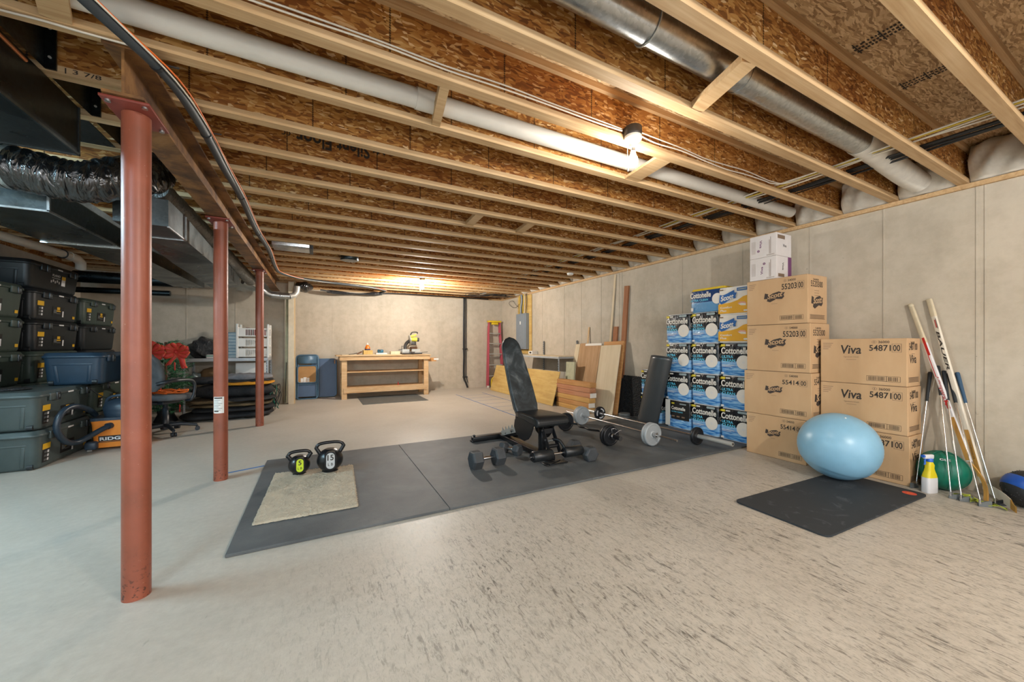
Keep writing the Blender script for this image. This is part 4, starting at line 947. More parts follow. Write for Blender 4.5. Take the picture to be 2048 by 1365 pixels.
# tissue packs
def puffy(m, x0, x1, y0, y1, z0, z1, mat, r=.035, bul=.012):
    w = y1-y0; dd = x1-x0; rs = []
    for k in range(13):
        s = k/12; z = z0+(z1-z0)*s; e = min(1, min(s, 1-s)*9+.25); e = e**.5
        hw = (w/2-.012)*(.94+.06*e)+bul*math.sin(math.pi*s)*.6; hd = (dd/2-.012)*(.92+.08*e)+bul*math.sin(math.pi*s)*.6
        rs.append([((x0+x1)/2+a, (y0+y1)/2+b, z) for a, b in rrect(hd*2, hw*2, r, 4)])
    m.rings(rs, mat)
def pack(lab, y0, y1, z0, z1, x0=4.53, front='wave'):
    t = thing('tissue_pack', lab, 'tissue pack', (x0, (y0+y1)/2, z0), 0, 'bathroom tissue packs stacked on the wall'); w = y1-y0; h = z1-z0
    m = MB(); puffy(m, x0, x0+.23, y0, y1, z0, z1-.002, 'tissue_film'); m.build('body', t)
    m = MB(); U = (0,-1,0); V = (0,0,1); xf = x0+.0005; yl = y1-.02
    if front == 'wave':
        m.text('Cottonelle', (xf, yl, z0+h*.66), (0,-1,0), V, h*.20, 'roll_white', w*.86, .028)
        m.text('ULTRA', (xf, yl-.01, z0+h*.53), U, V, h*.085, 'cyan_ink', w*.36, .03); m.text('CLEAN', (xf, yl-.01, z0+h*.42), U, V, h*.085, 'cyan_ink', w*.42, .03)
        m.disc((xf-.004, y0+w*.245, z0+h*.42), w*.21, 'roll_white'); m.disc((xf-.0045, y0+w*.245, z0+h*.42), w*.045, 'paper')
        m.quad((xf, yl, z0+h*.885), U, V, w*.13, h*.07, 'yellow_ink'); m.quad((xf, yl-w*.15, z0+h*.90), U, V, w*.14, h*.045, 'roll_white')
        m.poly([(a, b) for a, b in rrect(w*.30, h*.07, h*.034, 4)], (xf, y0+w*.28, z0+h*.925), U, V, 'clear_plastic')
        m.quad((xf, yl-.01, z0+h*.31), U, V, w*.40, h*.016, 'roll_white'); m.quad((xf, yl-.01, z0+h*.27), U, V, w*.30, h*.012, 'roll_white')
        m.quad((xf, yl, z0+h*.04), U, V, w*.09, h*.06, 'paper')
    else:
        m.quad((xf-.002, y1-.005, z0+.02), U, V, w*.2, h*.95, 'roll_white')
        m.quad((xf-.001, y1-w*.25, z0+h*.32), U, V, w*.72, h*.62, 'sticker_black')
        m.text('Cottonelle', (xf-.003, y1-w*.27, z0+h*.66), U, V, h*.13, 'roll_white', w*.55, .028); m.text('ULTRA CLEAN', (xf-.003, y1-w*.27, z0+h*.57), U, V, h*.045, 'cyan_ink', w*.45, .02)
        m.quad((xf-.003, y1-w*.27, z0+h*.86), U, V, w*.12, h*.06, 'yellow_ink'); m.quad((xf-.003, y1-w*.6, z0+h*.87), U, V, w*.25, h*.04, 'clear_plastic')
        for j in range(3): m.quad((xf-.003, y1-w*(.28+.2*j), z0+h*.40), U, V, w*.12, h*.05, 'ink_soft')
    # the same name wraps around the end
    m.build('print', t); m = MB()
    yf = y0-.001
    m.text('Cottonelle', (x0+.02, yf, z0+h*.52), (1,0,0), V, h*.16, 'roll_white', .19, .028); m.quad((x0+.02, yf, z0+h*.86), (1,0,0), V, .03, h*.07, 'yellow_ink')
    m.text('ULTRA', (x0+.02, yf, z0+h*.44), (1,0,0), V, h*.06, 'cyan_ink', .07, .02)
    m.build('print', t)
Z = [.02, .412, .822, 1.232, 1.64]
colsp = [(2.575, 2.975), (2.985, 3.385), (3.40, 3.81)]
nm_r = ['bottom row', 'second row up', 'third row up', 'top black row']
nm_c = ['beside the tall cartons', 'in the middle column', 'in the left column']
for c_ in range(3):
    for r_ in range(4):
        if c_ == 0 and r_ == 3: continue
        fr = 'back' if (c_ == 2 and r_ == 0) else 'wave'
        lab = 'black and blue bathroom tissue pack, %s, %s' % (nm_r[r_], nm_c[c_]) if fr == 'wave' else 'tissue pack turned with its white edge and small print out, bottom left'
        pack(lab, colsp[c_][0], colsp[c_][1], Z[r_], Z[r_+1], 4.53, fr)
for r_ in range(2): pack('black and blue tissue pack hidden behind the bent rubber sheet, %s' % ('below' if r_ == 0 else 'above'), 3.90, 4.30, Z[r_] if r_ == 0 else Z[1], Z[r_+1], 4.54)
t = thing('tissue_pack', 'wide navy and light blue tissue pack lying across the top of the pile', 'tissue pack', (4.53, 3.13, 1.645))
m = MB(); puffy(m, 4.52, 4.78, 2.90, 3.40, 1.642, 1.955, 'blue_film', .04); m.build('body', t)
m = MB(); U = (0,-1,0); V = (0,0,1); xf = 4.517
m.text('Cottonelle', (xf, 3.385, 1.83), U, V, .075, 'roll_white', .30, .028); m.text('ULTRA CLEAN', (xf, 3.385, 1.785), U, V, .03, 'cyan_ink', .26, .02)
m.disc((xf-.002, 3.0, 1.80), .068, 'roll_white'); m.quad((xf, 3.375, 1.66), U, V, .035, .045, 'paper')
m.build('print', t); m = MB(); m.quad((4.56, 2.893, 1.67), (1,0,0), V, .2, .26, 'roll_white'); m.quad((4.60, 2.891, 1.85), (1,0,0), V, .16, .08, 'navy'); m.quad((4.60, 2.891, 1.70), (1,0,0), V, .16, .03, 'gold'); m.quad((4.60, 2.891, 1.745), (1,0,0), V, .16, .035, 'navy'); m.text('Cottonelle', (4.61, 2.889, 1.87), (1,0,0), V, .035, 'roll_white', .13, .02)
m.build('print', t)
for k in range(2):
    z0 = 1.234+.343*k; z1 = z0+.341; y0, y1 = 2.595, 2.985; w = y1-y0; h = z1-z0; x0 = 4.50
    t = thing('tissue_pack', ['lower', 'upper'][k]+' white and yellow tissue pack beside the tall cartons', 'tissue pack', (x0, (y0+y1)/2, z0), 0, 'white and yellow tissue packs')
    m = MB(); puffy(m, x0, x0+.25, y0, y1, z0, z1, 'roll_white', .02, .004); m.build('body', t)
    m = MB(); xf = x0+.002
    yl = y1-.012
    m.poly([(0,.05),(.97,.05),(.97,.66),(.8,.62),(.62,.50),(.42,.44),(.2,.42),(0,.40)], (xf, yl, z0), (0,-w,0), (0,0,h), 'gold')
    m.poly([(.03,.48),(.05,.76),(.14,.72),(.3,.78),(.52,.88),(.53,.78),(.6,.78),(.56,.66),(.57,.58),(.4,.56),(.22,.44),(.1,.40)], (xf-.001, yl, z0), (0,-w,0), (0,0,h), 'scott_blue')
    m.text('Scott', (xf-.002, yl-w*.08, z0+h*.50), (0,-1,.14), V, h*.19, 'roll_white', w*.42, .035, .12)
    m.text('Comfort', (xf-.001, yl-w*.07, z0+h*.235), (0,-1,.0), V, h*.075, 'paper', w*.38, .02); m.text('Plus', (xf-.001, yl-w*.07, z0+h*.12), (0,-1,0), V, h*.075, 'paper', w*.2, .02)
    m.quad((xf, yl-w*.6, z0+h*.83), U, V, w*.34, h*.11, 'scott_blue'); m.quad((xf-.001, yl-w*.63, z0+h*.86), U, V, w*.27, h*.05, 'clear_plastic')
    m.poly([(0,.1),(.3,.35),(.8,.3),(1,0),(.8,-.25),(.4,-.1)], (xf-.001, yl-w*.62, z0+h*.36), (0,-w*.28,0), (0,0,h*.22), 'skin_ink')
    m.poly([(.1,0),(.5,.12),(.9,.0),(.95,-.3),(.4,-.25)], (xf-.002, yl-w*.62, z0+h*.36), (0,-w*.28,0), (0,0,h*.22), 'roll_white')
    m.poly(rrect(w*.12, h*.06, .008, 3), (xf-.001, yl-w*.87, z0+h*.12), U, V, 'paper'); m.quad((xf, yl-.01, z0+h*.9), U, V, w*.14, h*.04, 'ink_soft')
    m.build('print', t)
# ================================================================= STICKS, CLUBS, BOTTLE IN THE RIGHT CORNER
t = thing('hockey_stick', 'taller white hockey stick with black lettering and a broad white blade', 'hockey stick', (4.6, .9, 0), 0, 'hockey sticks leaning on the wall')
a = Vector((4.765, 1.205, 1.605)); b = Vector((4.655, .885, .11)); up = Vector((-1, .35, -.05))
m = MB(); m.bar(a, b, .033, .021, 'hockey_white', up, .004); o = m.build('shaft', t)
d = (b-a); L = d.length; d.normalize(); sd = d.cross(up).normalized(); nn = sd.cross(d).normalized()
if nn.x > 0: nn = -nn
m = MB(); m.bar(a-d*.003, a+d*.16, .036, .025, 'hockey_tape', up, .006); m.build('butt_tape', t)
m = MB(); base = a+d*.80+nn*.0118
m.text('BAUER', a+d*.29+nn*.0125+sd*.010, d, -sd, .021, 'ink', .34, .02, .2); 
m.bar(a+d*.19+nn*.0125-sd*.004, a+d*.26+nn*.0125-sd*.004, .005, .001, 'hockey_red', nn); m.bar(a+d*.18+nn*.0125-sd*.012, a+d*.27+nn*.0125-sd*.012, .003, .001, 'ink', nn)
m.bar(a+d*1.12+nn*.0115, b-d*.05+nn*.0115, .027, .001, 'hockey_wood', nn); m.text('COMPOSITE', a+d*1.20+nn*.0128+sd*.006, d, -sd, .010, 'ink', .15)
m.build('lettering', o)
m = MB(); tip = Vector((4.415, .690, .035)); rs = []
for k in range(11):
    s = k/10; p = b.lerp(tip, s)+Vector((.012*math.sin(s*3.1), -.012*math.sin(s*3.1), 0)); h = .030+.008*math.sin(s*3.1); h *= (1 if s < .9 else .72); p.z = b.z*(1-s)**1.4*.55+h+.002
    q = Vector((.6,-.8,0)).cross(Vector((0,0,1)))*.004
    q = Vector((-.65, .75, 0)).normalized()*.004
    q = Vector((.75,-.65,0)).normalized().cross(Vector((0,0,1)))*.0045
    rs.append([p+q+Vector((0,0,h)), p-q+Vector((0,0,h)), p-q-Vector((0,0,h)), p+q-Vector((0,0,h))])
m.rings(rs[:9], 'hockey_white', True, False); m.rings(rs[8:], 'hockey_wood', True, False); m.build('blade', t)
t = thing('hockey_stick', 'shorter red and white hockey stick standing on a tan curved blade', 'hockey stick', (4.6, .95, 0), 0, 'hockey sticks leaning on the wall')
a = Vector((4.765, 1.318, 1.560)); b = Vector((4.615, .945, .27)); up = Vector((-1, .3, -.1))
m = MB(); m.bar(a, b, .031, .020, 'spray_white', up, .004); o = m.build('shaft', t)
d = (b-a); L = d.length; d.normalize(); sd = d.cross(up).normalized(); nn = sd.cross(d).normalized()
if nn.x > 0: nn = -nn
m = MB(); m.bar(a-d*.004, a+d*.36, .033, .023, 'hockey_tape', up, .006); m.ball(a, (.02,.02,.02), 'hockey_tape', 8); m.build('butt_tape', t)
m = MB()
m.bar(a+d*.31+nn*.0112-sd*.005, a+d*.47+nn*.0112-sd*.005, .018, .001, 'hockey_red', nn); m.bar(a+d*.47+nn*.0112+sd*.003, a+d*.66+nn*.0112+sd*.003, .005, .001, 'hockey_red', nn)
m.bar(a+d*.86+nn*.0112-sd*.004, a+d*.93+nn*.0112-sd*.004, .022, .001, 'hockey_red', nn); m.bar(a+d*1.0+nn*.0106, b-d*.01+nn*.0106, .029, .001, 'hockey_wood', nn); m.text('TITAN', a+d*.74+nn*.012+sd*.012, d, -sd, .011, 'hockey_red', .16, .02); m.text('Ultimate', a+d*.66+nn*.0125-sd*.001, d, -sd, .012, 'hockey_red', .19, .01, .3)
m.build('lettering', o)
m = MB(); tip = Vector((4.522, .845, .012)); rs = []
for k in range(13):
    s = k/12; p = b.lerp(tip, s)+Vector((.0, -.03*math.sin(s*math.pi), 0)); wd_ = .006+.007*math.sin(min(1, s*1.3)*math.pi*.55); q = Vector((.5, .8, 0)).normalized()*wd_; e = Vector((.8, -.5, 0)).normalized()*.005
    rs.append([p+q+e, p-q+e, p-q-e, p+q-e])
m.rings(rs, 'hockey_wood', True, False); m.build('blade', t)

def club(head, top, grip, lab, tw=0.0, wood=False, txt=True):
    t = thing('golf_club', lab, 'golf club', (head[0], head[1], 0), 0, 'golf clubs leaning in the corner')
    h = Vector(head); tp = Vector(top); d = (h-tp); L = d.length; d.normalize(); hs = h+Vector((0,0,.05))
    m = MB(); m.tube([tp+d*.2, hs], [.0058, .0042], 'chrome', 10); m.build('shaft', t)
    m = MB(); m.tube([tp, tp+d*.01, tp+d*.26], [.012, .0145, .0105], grip, 14)
    if txt:
        s = Vector((0, -1, 0)).cross(d).normalized()
        nn = d.cross(s).normalized()
        if nn.x > 0: nn = -nn
        m.text('BEST', tp+d*.22+nn*.0125-s*.006, -d, s, .012, 'sticker_white', .06, .02)
    m.build('grip', t)
    m = MB(); ca, sa = math.cos(tw), math.sin(tw); X_ = Vector((ca, sa, 0)); Y_ = Vector((-sa, ca, 0))
    base = h+Vector((0,0,.001))
    rs = []
    for k in range(7):
        s = k/6; hh = .022+.026*s**.8*(1 if s < .95 else .8); th = .010-.003*s; p = base+X_*(-.01+.075*s)
        rs.append([p+Y_*th+Vector((0,0,0)), p-Y_*th+Vector((0,0,0)), p-Y_*(th*.5)+Vector((0,0,hh)), p+Y_*(th*.5)+Vector((0,0,hh))])
    m.rings(rs, 'grey_iron' if not wood else 'iron_plate', True, False)
    m.tube([hs, base+Vector((0,0,.016))], .0075, 'chrome', 10); m.build('head', t)
club((4.475, 1.205, 0), (4.755, 1.195, .965), 'grip_black', 'golf club standing just behind the spray bottle', 2.9)
club((4.395, .995, 0), (4.755, 1.15, 1.02), 'grip_black', 'golf club in front of the green ball, first of the pair', -1.2)
club((4.385, .940, 0), (4.755, 1.115, .98), 'grip_black', 'golf club in front of the green ball, second of the pair', -.9)
club((4.37, .845, 0), (4.77, 1.09, .96), 'grip_black', 'golf club whose iron head lies beside the lime green strap', -.8)
club((4.50, .80, 0), (4.775, 1.045, .97), 'grip_blue', 'golf club with a blue grip beside the tall hockey stick', -.7, True, False)
# spray bottle
t = thing('spray_bottle', 'white and yellow trigger spray bottle in front of the green ball', 'bottle', (4.42, 1.115, 0), -.35)
m = MB(); rs = []
for z, w, dd in ((0,.092,.052),(.006,.1,.06),(.10,.1,.06),(.125,.098,.058),(.15,.086,.052),(.175,.066,.046),(.20,.054,.04),(.225,.058,.042),(.24,.044,.036),(.255,.032,.030)):
    rs.append([(a, b, z) for a, b in rrect(w, dd, min(w, dd)*.3, 4)])
m.rings(rs[:4], 'spray_white'); m.rings(rs[3:], 'spray_yellow'); m.build('bottle_body', t, local=True)
m = MB(); m.lathe([(.021, .252), (.022, .256), (.022, .274), (.018, .278)], 'spray_blue', 20); m.build('collar', t, local=True)
m = MB(); m.box((-.012, 0, .293), (.085, .026, .034), 'spray_white', None, .007); m.box((.01, 0, .283), (.03, .024, .02), 'spray_white', None, .004); m.build('spray_head', t, local=True)
m = MB(); m.cyl((-.054, 0, .298), (-.068, 0, .298), .012, 'spray_blue', 14); m.tube([(-.035,0,.285),(-.046,0,.262),(-.043,0,.24),(-.05,0,.228)], .006, 'spray_blue', 8); m.build('trigger', t, local=True)
# strap
m = MB(); rr = random.Random(2); pts = smooth_path([(4.50,.985,.006),(4.47,.95,.022),(4.43,.93,.05),(4.41,.895,.03),(4.44,.88,.006),(4.46,.90,.035),(4.44,.85,.02),(4.41,.80,.006),(4.44,.775,.02),(4.42,.73,.006)], 4); rs = []
for i, p in enumerate(pts):
    q = Vector((.02*math.sin(i*.3), .02*math.cos(i*.4), .010*math.sin(i*.8))); e = Vector((0,0,.0015))
    p = Vector((p.x, p.y, max(p.z, .013))); rs.append([p+q+e, p-q+e, p-q-e, p+q-e])
m.rings(rs, 'lime'); tag(m.build('fabric_strap'), 'crumpled lime green strap on the floor between the clubs', 'strap')

# ================================================================= BENT RUBBER SHEET, FOAM TILE
m = MB(); rs_o = []; rs_i = []
NS = 24; NZ = 20
def rollp(s, z, off=0):
    a = math.radians(-20-200*s) ; k = z/1.02
    cx = 4.47+.02*k; cy = 4.08-.26*k
    rx = .12; ry = .175
    return Vector((cx+(rx+off)*math.cos(a+math.pi*.5*0+math.pi*.0)*-1 if False else cx-(rx+off)*math.sin(math.pi*s)-.0, cy+(ry+off)*math.cos(math.pi*s)+.02*math.sin(3*s), z+ (.03*math.sin(s*3)*k)))
vs = []; fs = []
for side, off in ((0, .006), (1, -.006)):
    for k in range(NZ+1):
        for j in range(NS+1): vs.append(rollp(j/NS, .02+1.02*k/NZ*(1-.03*j/NS), off))
n1 = (NS+1)*(NZ+1)
for k in range(NZ):
    for j in range(NS):
        a = k*(NS+1)+j; fs.append((a, a+1, a+NS+2, a+NS+1)); fs.append((n1+a, n1+a+NS+1, n1+a+NS+2, n1+a+1))
for j in range(NS):
    a = j; fs.append((a, n1+a, n1+a+1, a+1)); a = NZ*(NS+1)+j; fs.append((a, a+1, n1+a+1, n1+a))
for k in range(NZ):
    a = k*(NS+1); fs.append((a, a+NS+1, n1+a+NS+1, n1+a)); a += NS; fs.append((a, n1+a, n1+a+NS+1, a+NS+1))
m.add(vs, fs, 'rubber_sheet', True)
tag(m.build('rubber_sheet'), 'tall bent sheet of glossy black rubber leaning on the tissue packs', 'rubber sheet')
m = MB(); m.box((0,0,.335), (.022, .60, .67), 'foam_tile', None, .004, 1)
for k in range(12): m.box((0, -.275+.05*k, .672), (.02, .026, .016), 'foam_tile')
for k in range(12): m.box((0, -.302, .05+.052*k), (.02, .014, .026), 'foam_tile'); 
t = m.build('foam_tile', origin=(0,0,0)); t.location = (4.70, 4.76, 0); t.rotation_euler = (0, .085, 0); tag(t, 'black textured foam floor tile leaning upright on the wall', 'foam tile')

# ================================================================= LUMBER AGAINST THE WALL
ys = [(5.22,6.16),(5.14,6.16),(5.20,6.16),(5.15,6.16),(5.14,6.14),(5.13,6.10)]
ls = ['bottom', 'second', 'third', 'fourth', 'fifth', 'top']
for k in range(6):
    m = MB(); y0, y1 = ((5.16,6.16),(5.16,6.15),(5.14,6.17),(5.12,6.16),(5.13,6.17),(5.12,6.14))[k]
    m.bb(4.205+.004*(k % 2), 4.345, y0, y1, .09*k+.0, .09*k+.0865, ['fir_gold', 'fir_orange', 'fir_gold', 'fir_red', 'fir_red', 'fir_orange'][k], .007, 2); e = m
    if k in (1, 3): e.bb(4.205, 4.345, y0-.0015, y0, .09*k+.004, .09*k+.085, 'roll_white')
    tag(m.build('timber_offcut'), ('short orange fir timber, %s of the stack of six by the leaning boards' % ls[k]), 'timber', 'short timbers stacked on the floor')
def lean(name, lab, mat, y0, y1, x0, z1, th=.018, x1=4.77, dy=0.0, grp='boards leaning on the right wall', z0=0.0):
    """a board standing on edge at x0 and leaning to x1 on the wall"""
    dx = x1-x0-th; L = math.sqrt(dx*dx+(z1-z0)**2); ang = math.atan2(dx, z1-z0)
    m = MB(); m.box((0, 0, L/2), (th, y1-y0, L), mat, None, .0015, 1)
    o = m.build(name, origin=(0,0,0)); o.location = (x0+th*.5, (y0+y1)/2, z0+th*math.sin(ang)*.5); o.rotation_euler = (-math.atan2(dy, z1-z0), ang, 0)
    return tag(o, lab, 'board', grp)
lean('plywood_sheet', 'low wide yellow plywood sheet leaning on the grey metal shelf', 'plywood', 6.13, 9.1, 4.085, .665, .018, 4.29, grp='sheets of wood by the right wall')
lean('cream_board', 'tall cream coloured panel in front of the leaning boards', 'birch', 4.82, 5.33, 4.425, 1.20, .014, 4.685, .04)
lean('orange_board', 'orange wooden board behind the cream panel, its edge showing', 'fir_orange', 4.785, 5.29, 4.49, 1.265, .035, 4.745, .04)
lean('oak_board', 'brown wood grain panel left of the cream panel', 'oak', 5.36, 5.83, 4.43, 1.19, .018, 4.70, .03)
lean('white_sheet', 'white sheet whose top edge shows above the brown panel', 'roll_white', 5.37, 5.84, 4.46, 1.235, .01, 4.72, .03)
lean('oak_plank', 'narrow brown plank left of the wide brown panel', 'oak', 5.85, 6.03, 4.46, 1.235, .02, 4.74, .02)
lean('white_plank', 'narrow cream plank, leftmost of the leaning boards', 'birch', 6.05, 6.19, 4.455, 1.22, .02, 4.75, .02)
lean('treated_offcut', 'short grey green wood offcut standing behind the timber stack', 'green_wood', 5.83, 6.10, 4.36, .87, .035, 4.455, .02)
lean('thin_strip', 'thin wooden strip poking above the leaning boards', 'pine_board', 5.83, 5.865, 4.60, 1.56, .012, 4.785)
lean('tall_stick', 'tallest thin stick, reaching the ceiling beside the wall', 'birch', 5.32, 5.36, 4.735, 2.49, .02, 4.79, -.23)
lean('red_plank', 'tall red brown plank with a notched upper end', 'old_wood', 4.93, 5.03, 4.735, 2.24, .03, 4.79, -.16)
lean('red_plank', 'short red brown plank beside the taller one', 'old_wood', 5.14, 5.24, 4.735, 1.54, .03, 4.79, -.10)

# ================================================================= GREY SHELF, PANEL, LADDER
t = thing('metal_shelf', 'empty grey metal shelf table against the right wall', 'shelf', (4.53, 7.1, 0))
m = MB(); m.bb(4.29, 4.77, 6.20, 8.0, .925, .965, 'shelf_grey', .003, 1); m.bb(4.29, 4.77, 6.20, 8.0, .965, .975, 'birch'); m.build('shelf_top', t)
for x, y, z in ((4.305, 6.22, .93), (4.305, 7.98, .93), (4.765, 6.22, 1.30), (4.765, 7.50, 1.30)):
    m = MB(); m.bb(x-.015, x+.015, y-.002, y+.002, 0, z, 'shelf_grey'); m.bb(x-.002, x+.002, y-.02, y+.02, 0, z, 'shelf_grey' if x < 4.5 else 'grey_iron')
    k = .06
    while k < z-.03: m.bb(x-.0155, x-.0145, y-.008, y+.008, k, k+.02, 'ink'); k += .05
    m.build('post', t)
m = MB(); m.bb(4.29, 4.77, 6.20, 8.0, .15, .19, 'shelf_grey'); m.build('lower_shelf', t)
t = thing('small_box', 'small white open box at the back corner of the grey shelf', 'box', (4.70, 7.9, .976))
m = MB(); m.bb(4.62, 4.78, 7.8, 7.98, .976, 1.06, 'paper', .003, 1); m.bb(4.618, 4.621, 7.84, 7.93, 1.0, 1.04, 'ink'); m.build('body', t)
t = thing('electrical_panel', 'grey electrical panel box on the right wall near the back corner', 'electrical panel', (XW, 8.45, 1.1))
m = MB(); m.bb(XW-.12, XW-.025, 8.20, 8.72, 1.10, 2.02, 'panel_grey', .004, 1); m.build('cabinet', t)
m = MB(); m.bb(XW-.128, XW-.12, 8.24, 8.68, 1.14, 1.98, 'panel_grey', .002, 1); o = m.build('door', t); m = MB(); m.bb(XW-.131, XW-.128, 8.45, 8.50, 1.74, 1.82, 'paper'); m.bb(XW-.131, XW-.128, 8.53, 8.56, 1.45, 1.49, 'panel_grey'); m.build('sticker', o)
m = MB(); m.bb(XW-.024, XW-.006, 8.08, 8.80, .98, 2.49, 'plywood'); tag(m.build('backing_board'), 'plywood backing board behind the electrical panel', 'board')
for k, (y, mt, r_, lb) in enumerate(((8.62, 'cable_yellow', .010, 'leftmost yellow'), (8.54, 'panel_grey', .026, 'thick grey'), (8.43, 'cable_yellow', .012, 'middle yellow'), (8.36, 'cable_white', .010, 'white'), (8.28, 'cable_black', .010, 'black'))):
    cable([(XW-.07, y, 2.02), (XW-.06, y+.02*math.sin(k), 2.2), (XW-.05, y+.03*math.cos(k*2), 2.38), (XW-.06, y, 2.52)], r_, mt, '%s cable rising from the electrical panel to the joists' % lb, 'cables above the electrical panel')
cable([(XW-.05,8.66,2.30),(XW-.06,8.85,2.22),(XW-.05,9.1,2.26),(XW-.06,9.25,2.38),(XW-.05,9.05,2.42),(XW-.05,8.85,2.28),(XW-.05,8.7,2.2),(XW-.06,8.67,2.05)], .005, 'cable_black', 'thin black cable looping left of the electrical panel')
cable([(XW-.012,8.14,2.46),(XW-.012,8.13,1.6),(XW-.012,8.13,1.0)], .009, 'cable_yellow', 'yellow cable running down the edge of the plywood board')
m = MB()
for k in range(7):
    a = random.Random(k+9); pts = [(3.2+a.uniform(0,1.4), 9.0+a.uniform(-.5,.6), 2.53+a.uniform(-.04,0)) for _ in range(4)]
    m.tube(smooth_path(pts, 6), .005, 'cable_black', 5)
tag(m.build('cable_tangle'), 'tangle of thin black cables under the joists near the back corner', 'cable')
t = thing('metal_bracket', 'bright metal bracket under the far joists near the back corner', 'bracket', (3.75, 8.75, 2.5))
m = MB(); m.bb(3.68, 3.76, 8.6, 8.85, 2.50, 2.53, 'galvanized'); m.build('plate', t)

# step ladder, folded, leaning by the corner
t = thing('step_ladder', 'pink and yellow fibreglass step ladder folded against the back wall', 'ladder', (4.5, 9.7, 0))
zt = 1.86; 
def rx(s, z): k = z/zt; return 4.50+s*(.245-.075*k), 9.62+.12*k
for s in (-1, 1):
    m = MB(); x0, y0 = rx(s, 0); x1, y1 = rx(s, zt); m.bar((x0, y0, 0.01), (x1, y1, zt), .03, .07, 'ladder_pink', (0,1,0), .003); m.build('front_rail', t)
    m = MB(); m.bar((x0+s*.0, y0+.09, .01), (x1, y1+.05, zt-.1), .028, .04, 'ladder_pink', (0,1,0), .003); m.build('rear_rail', t)
    m = MB(); m.box((x0, y0, .03), (.045, .09, .06), 'roll_white' if s < 0 else 'saw_dark', None, .006); m.build('rail_foot', t)
for z in (.33, .64, .95, 1.25, 1.54):
    m = MB(); xa, ya = rx(-1, z); xb, yb = rx(1, z); m.box(((xa+xb)/2, ya-.01, z), (xb-xa-.02, .085, .022), 'aluminium', None, .003); m.bar((xa+.02, ya+.02, z-.02), (xa+.09, ya+.02, z-.09) if z < 1.5 else (xa+.08, ya+.02, z-.08), .02, .004, 'aluminium', (0,1,0)); m.bar((xb-.02, ya+.02, z-.02), (xb-.08, ya+.02, z-.08), .02, .004, 'aluminium', (0,1,0)); m.build('step', t)
m = MB(); m.box((4.50, 9.74, zt+.02), (.40, .15, .05), 'ladder_yellow', None, .012); m.box((4.50, 9.70, zt-.04), (.2, .06, .06), 'ladder_yellow', None, .01); m.build('top_cap', t)
m = MB(); m.tube(smooth_path([(4.34, 9.57, .05), (4.34, 9.55, .22), (4.40, 9.54, .30), (4.47, 9.55, .31)], 4), .022, 'ladder_yellow', 8); m.build('lower_brace', t)
m = MB(); m.tube(smooth_path([(3.61,9.80,2.52),(3.60,9.80,1.8),(3.60,9.80,1.08),(3.605,9.80,.9),(3.60,9.80,.33),(3.66,9.79,.15),(3.70,9.77,.02)], 4), .026, 'cable_black', 12); m.tube([(3.665,9.80,2.5),(3.66,9.80,1.1),(3.66,9.80,.35),(3.71,9.78,.15)], .012, 'lineset', 8)
t = tag(m.build('drain_line'), 'black pipe running down the back wall left of the ladder', 'pipe')
for z in (1.08, .30): m = MB(); m.bb(3.575, 3.70, 9.765, 9.84, z, z+.03, 'cable_black'); m.build('clamp', t)

# floor tape
def tape(x0, y0, x1, y1, lab, w=.022, mt='tape_blue'):
    m = MB(); m.bar((x0, y0, .0012), (x1, y1, .0012), w, .001, mt); tag(m.build('tape_line'), lab, 'floor tape', 'blue tape lines on the concrete')
tape(2.97, 5.6, 2.97, 8.65, 'long blue tape line nearest the camera in the taped ladder')
tape(3.68, 7.1, 3.68, 8.70, 'far blue tape line of the taped ladder beside the plywood')
for k in range(6): tape(2.98, 6.1+.45*k, 3.67, 6.1+.45*k, ['first', 'second', 'third', 'fourth', 'fifth', 'last'][k]+' thin cross line of the taped ladder, counted from the bench', .010)
tape(-.76, 4.325, -.472, 4.42, 'short blue tape line between the middle column and the rubber mat', .03)

# ================================================================= WORKBENCH
t = thing('workbench', 'pale homemade wooden workbench with two lower shelves', 'workbench', (1.4, 9.3, 0))
m = MB(); m.bb(.35, 2.44, 8.93, 9.68, .955, .975, 'bench_wood'); m.bb(.47, 1.75, 8.98, 9.6, .975, .985, 'birch'); m.build('bench_top', t)
m = MB(); m.bb(.42, 2.42, 8.95, 8.988, .865, .952, 'bench_wood'); m.build('front_apron', t)
m = MB(); m.bb(.42, 2.42, 9.60, 9.638, .865, .952, 'bench_wood'); m.build('back_apron', t)
for x in (.46, 2.28):
    for y in (8.99, 9.56): m = MB(); m.bb(x, x+.11, y, y+.038, 0, .954, 'bench_wood'); m.bb(x+(.036 if x < 1 else 0), x+(.11 if x < 1 else .074), y+.04 if y < 9.2 else y-.06, y+.06 if y < 9.2 else y, .02 if y < 9.2 else .02, .9, 'bench_wood'); m.build('leg', t)
for x in (.462, 2.35): m = MB(); m.bb(x, x+.036, 9.03, 9.56, .45, .54, 'bench_wood'); m.build('side_rail', t)
m = MB(); m.bb(.50, 2.36, 9.02, 9.60, .585, .603, 'bench_wood'); m.build('middle_shelf', t)
m = MB(); m.bb(.50, 2.36, 8.975, 9.012, .135, .245, 'bench_wood'); m.bb(.50, 2.36, 9.01, 9.60, .225, .243, 'bench_wood'); m.build('lower_shelf', t)
m = MB(); m.bb(2.28, 2.62, 9.12, 9.16, .80, .89, 'fir_orange'); m.bb(2.56, 2.68, 9.115, 9.12, .835, .875, 'paper'); tag(m.build('timber_offcut'), 'orange board end sticking out at the right of the workbench', 'timber')
m = MB(); m.lathe([(.012, 0), (.014, .02), (.010, .05), (.006, .08)], 'hockey_red', 12, Matrix.Translation((1.72, 9.25, .244))); tag(m.build('small_tube'), 'tiny red tube standing on the lower shelf of the workbench', 'tube')
